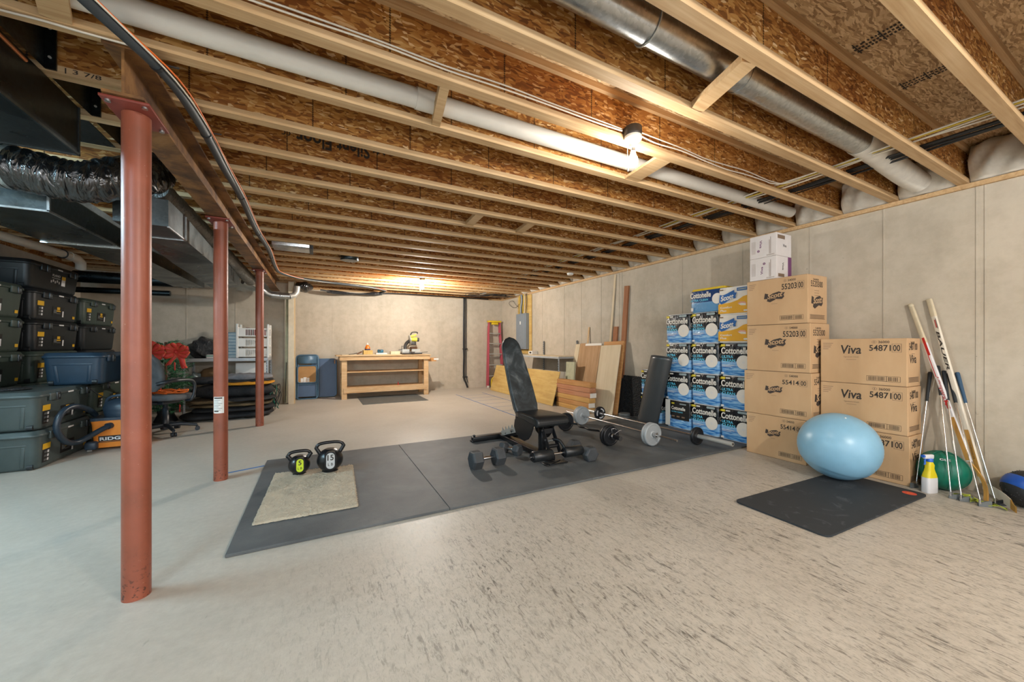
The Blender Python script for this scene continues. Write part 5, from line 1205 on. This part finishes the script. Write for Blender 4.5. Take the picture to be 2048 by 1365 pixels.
# things on the bench
t = thing('glue_bottle', 'orange bottle with a white cap on the workbench', 'bottle', (1.03, 9.30, .975))
m = MB(); m.lathe([(.06, .11), (.062, .12), (.06, .16), (.04, .21), (.022, .235)], 'orange_bottle', 20, Matrix.Translation((0,0,0))); m.build('bottle_body', t, local=True)
m = MB(); m.lathe([(.02, .235), (.022, .24), (.02, .262), (.008, .27), (.006, .285)], 'roll_white', 16); m.build('cap', t, local=True)
m = MB(); m.lathe([(.061, .112), (.0625, .116), (.0625, .135), (.061, .14)], 'navy', 20); m.build('label_band', t, local=True)
t = thing('cardboard_box', 'small brown box with the orange bottle standing in it', 'box', (1.03, 9.28, .987)); m = MB(); m.bb(.93, 1.13, 9.18, 9.40, .986, 1.083, 'plywood', .003, 1); m.build('body', t)
m = MB(); m.box((0,0,.04), (.13, .10, .08), 'teal_plastic', None, .02); m.cyl((-.02,-.05,.05), (-.02,-.055,.05), .02, 'ink', 12); t = m.build('tape_measure', origin=(0,0,0)); t.location = (1.31, 9.25, 1.02); tag(t, 'light blue tool resting on a white tray on the workbench', 'tool')
m = MB(); m.bb(1.20, 1.45, 9.15, 9.38, .986, 1.018, 'paper', .004, 1); tag(m.build('tray'), 'flat white tray under the light blue tool', 'tray')
m = MB(); m.bb(1.53, 1.75, 9.16, 9.3, .986, 1.055, 'birch', .003, 1); tag(m.build('wood_offcut'), 'pale wood block between the white tray and the saw', 'wood offcut')
m = MB(); m.bar((.80, 9.3, .995), (.905, 9.3, 1.05), .1, .03, 'brown_wood'); m.tube([(.62,9.25,.99),(.72,9.26,1.0),(.80,9.27,1.02)], .008, 'ink', 6); tag(m.build('hand_tool'), 'dark handled tool at the left of the brown box', 'tool')
t = thing('miter_saw', 'yellow and grey miter saw standing on the right of the workbench', 'saw', (2.03, 9.28, .986))
m = MB(); m.bb(-.24, .24, -.16, .16, .0, .03, 'saw_dark', .005, 1); m.lathe([(.13, .03), (.14, .035), (.14, .05), (.13, .056)], 'grey_iron', 28); m.bb(-.235, .235, -.12, .10, .03, .055, 'aluminium', .004, 1); m.bb(-.03, .03, -.26, -.12, .02, .05, 'saw_dark', .004, 1); m.build('base', t, local=True)
m = MB(); m.bb(-.24, -.02, .05, .075, .055, .12, 'aluminium', .004, 1); m.bb(.03, .24, .05, .075, .055, .12, 'aluminium', .004, 1); m.build('fence', t, local=True)
m = MB(); m.tube(smooth_path([(-.10,.13,.05),(-.11,.15,.16),(-.08,.14,.26),(-.01,.08,.33)], 4), [.04]*13, 'saw_dark', 10); m.bb(-.22, -.215, -.02, .02, .05, .20, 'saw_dark'); m.bar((-.22,0,.19), (-.14,0,.19), .012, .012, 'saw_dark'); m.bar((-.30,0,.10), (-.20,0,.12), .012, .012, 'saw_dark'); m.build('arm', t, local=True)
m = MB(); M = Matrix.Translation((-.02, .02, .34)) @ Matrix.Rotation(math.radians(82), 4, 'Y'); m.lathe([(.10, -.012), (.125, -.01), (.125, .012), (.10, .016)], 'aluminium', 30, M); m.build('blade_guard', t, local=True)
m = MB(); m.cyl((.0, .02, .36), (.15, .02, .355), .055, 'saw_yellow', 20); m.cyl((.15,.02,.355), (.20,.02,.352), .048, 'saw_dark', 20); m.bb(.01, .12, -.04, .08, .22, .30, 'saw_dark', .01); m.bar((-.01,0,.43), (.13,-.02,.47), .04, .05, 'saw_yellow', bev=.01); m.build('motor', t, local=True)
m = MB(); m.tube(smooth_path([(-.01,0,.47),(.02,-.02,.525),(.08,-.03,.54),(.15,-.03,.53),(.15,-.03,.50)], 4), .015, 'saw_dark', 10); m.build('handle', t, local=True)
m = MB(); m.box((.09, .10, .15), (.17, .10, .055), 'brown_wood', None, .02); m.bar((.24,0,.03), (.42,.02,.05), .012, .012, 'saw_dark'); m.build('dust_bag', t, local=True)

# ================================================================= FOLDING CHAIRS AND POSTS
def fchair(lab, x, y, lean_, cushion=True):
    t = thing('folding_chair', lab, 'folding chair', (x, y, 0), 0, 'blue folding chairs by the post'); t.rotation_euler = (-lean_, 0, 0)
    m = MB(); pts = [(a, 0, b+.50) for a, b in rrect(.43, .98, .07, 5)]; m.tube(pts, .013, 'chair_blue', 10, True); m.build('frame', t, local=True)
    m = MB(); rs = []
    for k in range(9):
        z = .80+.17*k/8; rs.append([(-.19, -.012-.012*math.sin(k*.39), z), (.19, -.012-.012*math.sin(k*.39), z), (.19, .0, z), (-.19, .0, z)])
    m.rings(rs, 'chair_blue', True, True); m.build('backrest', t, local=True)
    m = MB(); pts = [(a, -.03, b+.555) for a, b in rrect(.37, .38, .05, 5)]; m.tube(pts, .014, 'chair_blue', 10, True)
    if cushion: m.prism([(a, b) for a, b in rrect(.345, .355, .04, 4)], -.006, .006, 'tan_board', Matrix.Translation((0, -.03, .555)) @ Matrix.Rotation(math.pi/2, 4, 'X'))
    o = m.build('seat', t, local=True)
    if cushion:
        m = MB()
        for a, b, c_, e in ((-.125, -.075, .385, .47), (-.07, -.01, .38, .49), (0, .045, .385, .475)): m.quad((a, -.0375, c_), (1,0,0), (0,0,1), b-a, e-c_, 'paper')
        m.build('sticker', o, local=True)
    m = MB(); m.bb(-.19, .19, .002, .012, .06, .36, 'table_blue', .003, 1); m.tube([(-.19,-.01,.33),(.19,-.01,.33)], .011, 'chair_blue', 8); m.build('lower_panel', t, local=True)
    for s in (-1, 1): m = MB(); m.tube([(s*.185,-.015,.02),(s*.18,-.018,.40),(s*.178,-.02,.78)], .010, 'chair_blue', 8); m.build('leg', t, local=True)
fchair('blue metal folding chair with its tan seat underside facing out', -.215, 9.40, .18)
fchair('second blue folding chair folded directly behind the first one', -.205, 9.49, .15, False)
t = thing('folding_table', 'plain dark blue folded table top right of the blue chair', 'folding table', (.13, 9.62, 0)); t.rotation_euler = (-.12, 0, 0)
m = MB(); m.prism(rrect(.50, .86, .06, 5), -.012, .012, 'table_blue', Matrix.Translation((0, 0, .45)) @ Matrix.Rotation(math.pi/2, 4, 'X')); m.build('table_top', t, local=True)
m = MB(); pts = [(a, .0, b+.45) for a, b in rrect(.505, .865, .062, 5)]; m.tube(pts, .014, 'chair_blue', 8, True); m.build('rim', t, local=True)
m = MB(); m.bb(.34, .36, 9.7, 9.74, 0, .86, 'fir_orange'); tag(m.build('thin_board'), 'thin wood strip leaning between the blue table and the workbench', 'board')
m = MB(); m.bb(-.535, -.435, 8.80, 8.838, 0, 2.50, 'whitewashed', .002, 1); tag(m.build('wood_post'), 'white faced wooden post standing left of the blue chair', 'post')
m = MB(); m.bb(-.455, -.417, 8.845, 8.94, 0, 2.52, 'lumber_z', .002, 1); tag(m.build('wood_post'), 'bare lumber stud fixed behind the white faced post', 'post')
m = MB(); m.bar((-.585, 8.86, .02), (-.555, 8.9, 2.3), .05, .02, 'green_wood', (0,1,0)); m.tube([(-.59,8.82,.03),(-.575,8.82,.55),(-.57,8.82,.85)], .008, 'ink', 6); tag(m.build('thin_board'), 'grey strip of wood standing left of the white faced post', 'board')
# ================================================================= STORAGE TOTES
def tote(lab, mat, loc, L=.98, Wd=.50, H=.375, st=2, grp='stacked plastic storage totes', rz=0):
    """long storage tote: length along y, label side faces +x, end faces -y"""
    t = thing('storage_tote', lab, 'storage tote', loc, rz, grp)
    m = MB(); rs = []; hb = H-.055
    for k, z in enumerate((0, .008, .03, hb*.5, hb)):
        s = 1-.075*(1-z/hb); e = .93 if k == 0 else (.985 if k == 1 else 1)
        rs.append([(b, a, z) for a, b in rrect((L-.03)*s*e, (Wd-.03)*s*e, .06, 5)][::-1])
    m.rings(rs, mat)
    # end recess frame and foot wheels
    for s in (-1,):
        y = -(L/2-.03)
        for a0, a1, b0, b1 in ((-.17, -.125, .13, .03), (.17, .125, .13, .03)):
            m.bar((a0*.8, y*.985, hb*.72), (a0*.70, y*.945, .03), .03, .03, mat, (0,-1,0), .006)
        m.bar((-.16, y*.985, hb*.76), (.16, y*.985, hb*.76), .03, .022, mat, (0,0,1), .006)
        m.cyl((.15, y*.93, .03), (.19, y*.93, .03), .028, 'latch_black', 14); m.cyl((-.19, y*.93, .03), (-.15, y*.93, .03), .028, 'latch_black', 14)
    for k in range(6): m.bb(Wd/2-.042, Wd/2-.031, -.20+.11*k, -.192+.11*k, .02, .085, 'latch_black')
    m.bar((Wd/2-.030, -.30, hb*.74), (Wd/2-.030, .36, hb*.74), .006, .006, mat)
    m.build('body', t, local=True)
    m = MB(); rs = []
    for w, l, z in ((.97, .985, hb-.004), (1, 1, hb), (1, 1, hb+.018), (.965, .985, hb+.024), (.93, .965, H-.006), (.89, .95, H)):
        rs.append([(b, a, z) for a, b in rrect(L*l, Wd*w, .075, 5)][::-1])
    m.rings(rs, mat); m.build('lid', t, local=True)
    for y in (-L*.26, L*.30):
        m = MB(); m.box((Wd/2-.004, y, hb-.010), (.022, .13, .075), mat, None, .006); m.box((Wd/2+.004, y+.045, hb-.012), (.03, .055, .08), 'latch_black', None, .006); m.box((Wd/2+.018, y+.045, hb-.012), (.006, .016, .03), 'grey_iron', None, .002); m.build('latch', t, local=True)
    if st:
        m = MB(); A_ = Wd/2-.015; sl = A_*.075/hb; U = (0,1,0); V = (sl, 0, 1); xf = A_*.925+sl*hb*.7+.001
        def q(y, z, w, h, mt, dx=0): m.quad((A_*.925+sl*z+.001+dx, y, z), U, V, w, h, mt)
        if st == 2:
            q(-L*.40, hb*.56, .12, .055, 'sticker_yellow', .002); q(-L*.39, hb*.16, .10, hb*.38, 'sticker_black', .0015)
            for k in range(3): q(-L*.38+.01, hb*(.20+.12*k), .075, .018, 'grey_iron', .003); q(-L*.38+.055, hb*(.19+.12*k), .025, .025, 'sticker_white', .004)
            q(-L*.10, hb*.22, .24, hb*.38, 'sticker_black', .0015); q(-L*.09+.01, hb*.33, .06, .045, 'grey_iron', .003); q(-L*.10+.085, hb*.47, .06, .035, 'sticker_yellow', .003); q(-L*.10+.075, hb*.40, .085, .014, 'sticker_yellow', .003); q(-L*.10+.08, hb*.31, .08, .010, 'grey_iron', .003); q(-L*.10+.195, hb*.2, .03, .075, 'sticker_white', .004)
            q(L*.34, hb*.16, .05, .035, 'sticker_yellow', .002)
        if st == 3:
            m.text('PLANO', (xf+.006, -.10, hb*.70), U, V, .028, 'sticker_white', .16, .03); q(-.10, hb*.62, .17, .006, 'sticker_white', .003)
            for k in range(5): q(-.12+.04*k, hb*(.40+.05*(k % 2)), .025, .03, 'sticker_white', .003)
            q(.10, hb*.34, .08, hb*.40, 'sticker_white', .003); q(.10, hb*.62, .08, .045, 'sticker_yellow', .004)
        m.build('sticker', t, local=True); m = MB()
        m.quad((Wd/2+.001, -.02, hb+.001), U, (0,0,1), .10, .016, 'sticker_white')
        m.build('sticker', t, local=True)
    return t
tote('grey green storage tote on the floor, nearest the camera', 'tote_olive', (-2.61, 5.72, 0))
tote('grey green storage tote stacked on the nearest floor tote, its yellow label by the hose', 'tote_olive', (-2.61, 5.72, .378))
tote('green tote on the floor behind the shop vacuum', 'tote_green', (-2.62, 6.78, 0), st=0)
tote('green tote standing behind the vacuum hose, with a yellow label', 'tote_green', (-2.62, 6.78, .378))
for k, (z, mt, lab) in enumerate(((0, 'tote_green', 'lowest green tote behind the nearest floor totes'), (.375, 'tote_green', 'second green tote behind the nearest floor totes'), (.752, 'tote_green', 'green tote with a small label, third from the top at the left edge'), (1.128, 'tote_green', 'green tote with a black label, second from the top at the left edge'), (1.504, 'tote_green', 'topmost green tote at the left edge, under the big black trunk'))):
    tote(lab, mt, (-3.20, 5.86, z))
for k, (z, mt, lab, st) in enumerate(((0, 'tote_green', 'floor tote in the middle tote column', 0), (.375, 'tote_green', 'tote low in the middle tote column', 0), (.752, 'tote_green', 'dark tote half hidden left of the dark blue one', 2), (1.128, 'tote_black', 'black tote with a yellow label in the middle column, lower one', 2), (1.504, 'tote_black', 'black tote with a yellow label right under the big black trunk', 2))):
    tote(lab, mt, (-3.20, 6.95, z), st=st)
tote('big black trunk tote on top of the pile, with white printing', 'tote_black', (-3.22, 6.93, 1.88), 1.05, .54, .33, 3)
for k, (z, mt, lab, st) in enumerate(((0, 'tote_black', 'floor tote at the far end of the pile', 0), (.375, 'tote_black', 'low tote at the far end of the pile', 0), (.752, 'tote_black', 'dark tote behind the office chair back', 0), (1.128, 'tote_black', 'plain black tote under the far green one', 1), (1.504, 'tote_green', 'green tote on top at the far end of the pile', 2))):
    tote(lab, mt, (-3.20, 8.02, z), st=st)
tote('dark blue storage tote with a wide end recess, on the green totes', 'tote_blue', (-2.42, 6.30, .756), .80, .50, .36, 0)
m = MB(); m.ball((-2.72, 5.55, .765), (.16,.14,.018), 'bag_plastic', 12, None, lambda p: 1+.12*math.sin(p.x*60)*math.sin(p.y*45)); tag(m.build('plastic_sheet'), 'folded black plastic lying on the upper near tote', 'plastic sheet')

# ================================================================= SHOP VACUUM
t = thing('shop_vacuum', 'orange shop vacuum with a black hose in front of the totes', 'vacuum', (-2.06, 6.06, 0), 0)
m = MB(); rs = []
for z, w, d_ in ((.035, .44, .36), (.05, .455, .375), (.30, .485, .40), (.33, .50, .41), (.345, .50, .41)): rs.append([(-2.06+a*.86, 6.06+b*.9, z) for a, b in rrect(w, d_, .06, 5)])
m.rings(rs, 'vac_orange'); o = m.build('tank', t)
m = MB(); yf = 6.06-.1745; V = (0, -.045, 1)
m.quad((-2.20, yf+.0035, .095), (1,0,0), V, .27, .075, 'sticker_black'); m.text('RIDGID', (-2.19, yf+.0012, .118), (1,0,0), V, .038, 'sticker_white', .25, .03); m.quad((-2.19, yf+.0016, .103), (1,0,0), V, .23, .004, 'vac_orange'); m.build('logo_plate', o)
m = MB(); m.prism(rrect(.45, .39, .07, 5), .345, .375, 'vac_dark', Matrix.Translation((-2.06, 6.06, 0))); m.box((-2.23, 5.92, .355), (.07, .10, .03), 'vac_dark', None, .008); m.build('lid', t)
m = MB(); M = Matrix.Translation((-2.04, 6.08, 0))
m.lathe([(.17,.375),(.175,.40),(.18,.42),(.178,.425),(.185,.44),(.183,.446),(.188,.46),(.186,.466),(.185,.48),(.175,.51),(.15,.545),(.10,.57),(.04,.58)], 'vac_dark', 32, M); m.build('motor_head', t)
m = MB(); m.tube(smooth_path([(-2.2,6.05,.48),(-2.16,6.01,.585),(-2.04,5.99,.615),(-1.92,6.01,.585),(-1.88,6.05,.49)], 5), .016, 'vac_dark', 10); m.build('handle', t)
for x in (-2.25, -1.88):
    m = MB(); m.box((x, 5.90, .075), (.10, .13, .09), 'vac_dark', None, .02); m.cyl((x-.02, 5.85, .022), (x+.02, 5.85, .022), .021, 'chrome', 14); m.build('caster', t)
m = MB(); m.cyl((-2.10, 5.89, .285), (-2.115, 5.855, .28), .036, 'hose', 18)
pts = smooth_path([(-2.10,5.885,.285),(-2.15,5.82,.255),(-2.215,5.75,.205),(-2.26,5.68,.17),(-2.285,5.62,.17),(-2.30,5.53,.20),(-2.315,5.45,.28),(-2.32,5.41,.38),(-2.31,5.43,.48),(-2.29,5.50,.545),(-2.26,5.60,.555),(-2.25,5.75,.51),(-2.255,5.88,.46),(-2.26,5.98,.40)], 12)
m.tube(pts, [.027+.0022*(1 if (i % 2) else -1) for i in range(len(pts))], 'hose', 14); m.build('hose', t)
cable([(-2.30,5.9,.74),(-2.27,6.0,.66),(-2.22,6.05,.6),(-2.15,6.08,.56)], .005, 'cable_black', 'thin black power cord trailing from the totes to the vacuum')

# ================================================================= OFFICE CHAIR
t = thing('office_chair', 'grey fabric office chair on casters facing right, behind the near column', 'office chair', (-1.84, 6.66, 0), math.radians(60))
m = MB(); m.lathe([(.05, .06), (.055, .10), (.04, .14)], 'chair_plastic', 20); m.build('hub', t, local=True)
for k in range(5):
    a = 2*math.pi*k/5-.85; c_, s_ = math.cos(a), math.sin(a)
    m = MB(); m.tube([(c_*.03, s_*.03, .115), (c_*.16, s_*.16, .115), (c_*.33, s_*.33, .078)], [.03, .026, .018], 'chair_plastic', 10); o = m.build('base_arm', t, local=True)
    m = MB(); m.cyl((c_*.335-s_*.028, s_*.335+c_*.028, .028), (c_*.335-s_*.006, s_*.335+c_*.006, .028), .028, 'chair_plastic', 16); m.cyl((c_*.335+s_*.028, s_*.335-c_*.028, .028), (c_*.335+s_*.006, s_*.335-c_*.006, .028), .028, 'chair_plastic', 16); m.cyl((c_*.33, s_*.33, .03), (c_*.33, s_*.33, .078), .012, 'chair_plastic', 10); m.build('caster', o, local=True)
m = MB(); m.lathe([(.042, .10), (.042, .25), (.036, .252), (.036, .34), (.026, .345), (.026, .42)], 'chair_plastic', 20); m.build('gas_column', t, local=True)
m = MB(); m.box((0, 0, .43), (.26, .20, .045), 'chair_plastic', None, .01); m.build('seat_plate', t, local=True)
m = MB(); rs = []
for z, k in ((.452, .90), (.465, .98), (.49, 1.0), (.515, .98), (.528, .88), (.53, .6)): rs.append([(.03+a*k, b*k, z+.018*max(0, -(a-.1))*2) for a, b in rrect(.50, .50, .14, 7)])
m.rings(rs, 'chair_fabric'); m.build('seat', t, local=True)
m = MB(); rs = []
for k in range(15):
    s = k/14; w = .46*(1-.18*abs(s-.35)**1.5)*(math.sin(math.pi*(.10+.80*s))**.35 if s > .8 or s < .1 else 1); z = .60+.52*s; x = -.27-.10*s+.05*math.sin(s*3.14)
    rs.append([(x+b+.35*(a*a), a, z) for a, b in rrect(w, .075*(1 if 0 < k < 14 else .5), .03, 4)])
m.rings(rs, 'chair_fabric'); m.build('backrest', t, local=True)
m = MB(); m.tube([(-.10,0,.43),(-.27,0,.44),(-.325,0,.52),(-.315,0,.72)], [.028,.028,.026,.022], 'chair_plastic', 10); m.build('back_support', t, local=True)
for s in (-1, 1):
    m = MB(); m.tube(smooth_path([(.10,s*.20,.44),(.10,s*.28,.46),(.14,s*.285,.58),(.13,s*.285,.68),(.06,s*.285,.725),(-.12,s*.285,.735),(-.26,s*.27,.725),(-.31,s*.2,.70)], 6), .0225, 'chair_plastic', 12, flat=.75); m.build('armrest', t, local=True)
m = MB(); rr = random.Random(4); pts = []
for k in range(70):
    a = k*.55; pts.append((-1.80+.16*math.cos(a)+.05*rr.uniform(-1,1)+.0, 6.65+.10*math.sin(a)+.03*rr.uniform(-1,1), .548+.045*rr.random()))
m.tube(smooth_path(pts, 3), .0065, 'orange_cord', 6); tag(m.build('extension_cord'), 'coiled orange extension cord lying on the office chair seat', 'cord')

# ================================================================= CHRISTMAS TREE
t = thing('christmas_tree', 'small artificial Christmas tree with red bows behind the office chair', 'christmas tree', (-2.12, 7.70, 0))
m = MB(); m.lathe([(.14, 0), (.15, .01), (.13, .05), (.10, .12), (.11, .19)], 'cable_black', 20, Matrix.Translation((-2.12,7.70,0))); m.build('pot', t)
m = MB(); m.cyl((-2.12,7.70,.15), (-2.12,7.70,1.25), .018, 'brown_wood', 8); m.build('trunk', t)
m = MB(); rr = random.Random(11)
for k in range(210):
    z = .16+1.08*rr.random()**.9; a = rr.uniform(0, 6.28); r0 = .34*math.sqrt(max(.04, 1-((z-.62)/.72)**2)); L = r0*rr.uniform(.75, 1.1)
    p0 = Vector((-2.12, 7.70, z)); d = Vector((math.cos(a), math.sin(a), rr.uniform(-.1, .35))); tip = p0+d*L
    nseg = 15
    for j in range(4, nseg):
        c_ = p0.lerp(tip, j/nseg)
        for q in range(5):
            e = Vector((rr.uniform(-1,1), rr.uniform(-1,1), rr.uniform(-1,1))).normalized()*.045+d*.02; s_ = e.cross(d)
            if s_.length < 1e-5: continue
            s_ = s_.normalized()*.0045; m.add([c_-s_, c_+s_, c_+e], [(0,1,2)], 'pine')
m.build('foliage', t)
def bow(c, sc, par):
    m = MB(); c = Vector(c)
    for k, a in enumerate((.3, 1.1, 2.0, 2.9, 3.6, -.4)):
        rs = []
        for j in range(13):
            s = j/12*2*math.pi; rad = sc*(.5-.5*math.cos(s)); th = a+.34*math.sin(s)
            p = c+Vector((math.cos(th)*rad, -.05*sc-.45*sc*math.sin(s/2), math.sin(th)*rad*.8)); w = Vector((-math.sin(th),.35,math.cos(th)))*sc*.24*(.25+.75*math.sin(s/2)); e = Vector((0,.0015,0))
            rs.append([p+w+e, p-w+e, p-w-e, p+w-e])
        m.rings(rs, 'ribbon', True, True); m.tube([r[1] for r in rs], .0025, 'ribbon_gold', 4); m.tube([r[0] for r in rs], .0025, 'ribbon_gold', 4)
    for sx, ln in ((-.35, 1.2), (.55, 1.5)):
        rs = []
        for j in range(9):
            s = j/8; p = c+Vector((sx*sc*s*1.3+.1*sc*math.sin(s*5), -.25*sc, -ln*sc*s)); w = Vector((.20*sc, .04*sc*math.sin(s*6), .05*sc)); e = Vector((0,.001,0))
            rs.append([p+w+e, p-w+e, p-w-e, p+w-e])
        m.rings(rs, 'ribbon', True, True); m.tube([r[0] for r in rs], .0025, 'ribbon_gold', 4); m.tube([r[1] for r in rs], .0025, 'ribbon_gold', 4)
    m.ball(c+Vector((0,-.3*sc,0)), sc*.13, 'ribbon', 8); m.build('bow', par)
bow((-2.22, 7.42, 1.10), .20, t); bow((-1.92, 7.44, 1.10), .17, t)
for k in range(9):
    a = random.Random(k+77); x = -2.12+a.uniform(-.3, .34); z = a.uniform(.15, .95); m = MB()
    m.lathe([(.002, -.07), (.011, -.05), (.007, 0), (.011, .04), (.003, .06)], 'ribbon', 8, Matrix.Translation((x, 7.38+abs(x+2.12)*.5, z))); m.build('ornament', t)

# ================================================================= STORAGE SHELF AT THE BACK LEFT
t = thing('storage_shelf', 'white metal storage shelf against the wall behind the far columns', 'shelf', (-1.5, 8.7, 0))
m = MB(); m.bb(-2.14, -.84, 8.40, 9.02, .905, .965, 'shelf_grey', .004, 1); m.build('shelf_top', t)
for x in (-2.08, -.855):
    for y in (8.42, 9.0):
        m = MB(); m.bb(x-.02, x+.02, y-.003, y+.003, 0, .93, 'shelf_grey'); m.bb(x-.003, x+.003, y-.02, y+.02, 0, .93, 'shelf_grey')
        k = .08
        while k < .86: m.bb(x-.012, x-.004, y-.0045, y-.003, k, k+.022, 'ink'); k += .055
        m.build('post', t)
m = MB(); m.bb(-2.10, -.86, 8.42, 9.0, .50, .53, 'shelf_grey'); m.build('lower_shelf', t)
m = MB(); rr = random.Random(21); m.ball((-1.84, 8.66, 1.150), (.225,.22,.19), 'bag_plastic', 26, None, lambda p: 1+.10*math.sin(p.x*23+p.z*14)*math.sin(p.y*19+2)+.06*math.sin(p.z*47+p.x*31)); tag(m.build('garbage_bag'), 'crumpled shiny black plastic bag on top of the storage shelf', 'bag')
m = MB(); m.bb(-1.78, -1.62, 8.44, 8.47, .967, 1.03, 'paper', .01); m.bb(-1.78, -1.62, 8.438, 8.44, 1.0, 1.015, 'ball_green'); tag(m.build('paper_package'), 'small white and green package in front of the black bag', 'package')
t = thing('parts_organizer', 'teal framed clear drawer organizer between the bag and the white baskets', 'organizer', (-1.45, 8.6, .966))
m = MB(); m.bb(-1.60, -1.34, 8.50, 8.75, .967, 1.44, 'clear_plastic'); m.build('cabinet', t)
for k in range(8):
    m = MB(); z = .975+.058*k; m.bb(-1.605, -1.335, 8.488, 8.50, z+.045, z+.055, 'teal_plastic'); m.bb(-1.475, -1.465, 8.488, 8.50, z, z+.05, 'teal_plastic'); m.bb(-1.59, -1.48, 8.492, 8.5, z+.004, z+.042, 'clear_plastic'); m.build('drawer', t)
t = thing('basket_tower', 'white plastic three tier basket tower holding dark red books', 'basket', (-1.08, 8.65, .966))
for x in (-1.325, -.845):
    m = MB()
    for y in (8.45, 8.82): m.bb(x-.018, x+.018, y-.018, y+.018, .967, 1.60, 'white_plastic', .005, 1)
    for z in (1.0, 1.17, 1.34, 1.5): m.bb(x-.012, x+.012, 8.45, 8.82, z, z+.04, 'white_plastic')
    m.build('side_frame', t)
for z in (.985, 1.175, 1.365):
    m = MB(); m.bb(-1.31, -.86, 8.45, 8.82, z, z+.012, 'white_plastic'); m.bb(-1.31, -.86, 8.44, 8.452, z+.13, z+.155, 'white_plastic'); m.bb(-1.31, -.86, 8.44, 8.452, z, z+.02, 'white_plastic'); m.bb(-1.31, -.86, 8.815, 8.82, z, z+.155, 'white_plastic')
    for k in range(17):
        if k < 4: m.bb(-1.31+.0265*k, -1.31+.0265*(k+1), 8.441, 8.451, z, z+.155, 'white_plastic')
        else: m.bb(-1.31+.0265*k, -1.31+.0265*k+.010, 8.441, 8.451, z, z+.155, 'white_plastic')
    m.build('basket', t)
for k in range(5):
    m = MB(); x = -1.20+.06*k; m.bb(x, x+.05, 8.48, 8.70, 1.378, 1.53-.012*(k % 3), ['red_books', 'red_books', 'hockey_red', 'cable_black', 'red_books'][k], .003, 1)
    tag(m.build('book'), ['first', 'second', 'third brighter', 'fourth black', 'fifth'][k]+' dark book from the left in the top basket', 'book', 'books in the white basket tower')
m = MB(); m.ball((-1.72, 8.68, .66), (.20,.18,.13), 'kraft_bag', 16, None, lambda p: 1+.10*math.sin(p.x*30+p.z*22)*math.sin(p.y*25)); tag(m.build('paper_bag'), 'crumpled brown paper bag under the shelf top', 'bag')
m = MB(); m.ball((-1.96, 8.62, .62), (.09,.1,.09), 'clear_plastic', 12, None, lambda p: 1+.18*math.sin(p.x*60+p.z*42)); tag(m.build('plastic_bag'), 'small clear plastic bag beside the brown paper bag', 'bag')
m = MB(); m.bb(-1.40, -.90, 8.75, 8.79, .535, .86, 'paper', .004, 1); tag(m.build('pale_board'), 'pale board standing at the back under the shelf top', 'board')
def cbag(name, lab, mat, cx, cy, cz, sx, sy, sz, seed, k1=6, amp=.09, cat='bag', grp='bags and cloths piled in front of the shelf'):
    m = MB(); a = seed*1.7
    m.ball((0,0,0), 1.0, mat, 20, None, None)
    out = []
    for p in m.v:
        q = Vector((math.copysign(abs(p.x)**.55, p.x), math.copysign(abs(p.y)**.6, p.y), math.copysign(abs(p.z)**.75, p.z)))
        f = 1+amp*math.sin(q.x*k1+a)*math.cos(q.y*4+a)+amp*.5*math.sin(q.x*17+a*2+q.y*5)
        out.append(Vector((cx+q.x*sx*(1+.03*math.sin(a+q.y*4)), cy+q.y*sy*(1+.08*math.sin(q.x*9+a)), cz+q.z*sz*f)))
    m.v = out
    return tag(m.build(name), lab, cat, grp)
cbag('storage_bag', 'lowest long flat black bag on the floor in front of the shelf', 'black_cloth', -1.32, 7.75, .062, .62, .42, .058, 1)
cbag('storage_bag', 'black bag with a red edge, second from the floor', 'black_cloth', -1.22, 7.74, .155, .55, .38, .045, 2)
cbag('folded_cloth', 'thin brown layer in the middle of the floor pile', 'khaki_cloth', -1.26, 7.76, .225, .56, .38, .030, 3, 8)
cbag('storage_bag', 'khaki brown folded bag in the middle of the pile', 'khaki_cloth', -1.42, 7.78, .285, .46, .36, .035, 4, 9)
cbag('storage_bag', 'dark bag under the big bulging black one', 'black_cloth', -1.12, 7.78, .30, .46, .36, .035, 5, 7)
cbag('storage_bag', 'big bulging black bag on the pile, under the yellow cloth', 'black_cloth', -1.25, 7.85, .435, .56, .33, .115, 6, 5, .12)
cbag('folded_cloth', 'yellow orange cloth lying on the big black bag', 'yellow_cloth', -1.05, 7.80, .555, .36, .30, .028, 7, 9, .2)
cbag('folded_cloth', 'dark folded cloth above the yellow one', 'black_cloth', -1.18, 7.88, .595, .46, .26, .035, 8, 8)
cbag('folded_cloth', 'grey silver cloth folded on top of the pile', 'grey_cloth', -1.08, 7.88, .655, .36, .24, .055, 9, 5, .3)
cbag('storage_bag', 'black rolled bag at the upper left of the pile', 'black_cloth', -1.72, 7.98, .60, .22, .22, .06, 10, 8)
m = MB(); rr = random.Random(31)
for k in range(7):
    pts = [(-.70+rr.uniform(-.07,.09), 7.9+rr.uniform(-.2,.2), z) for z in (.05, .2, .35, .5, .3, .12)]
    m.tube(smooth_path(pts, 5), .006, 'cable_black' if k % 3 else 'ball_green', 5)
tag(m.build('garland_tangle'), 'tangle of dark wires and green cord at the right end of the pile', 'wire tangle')
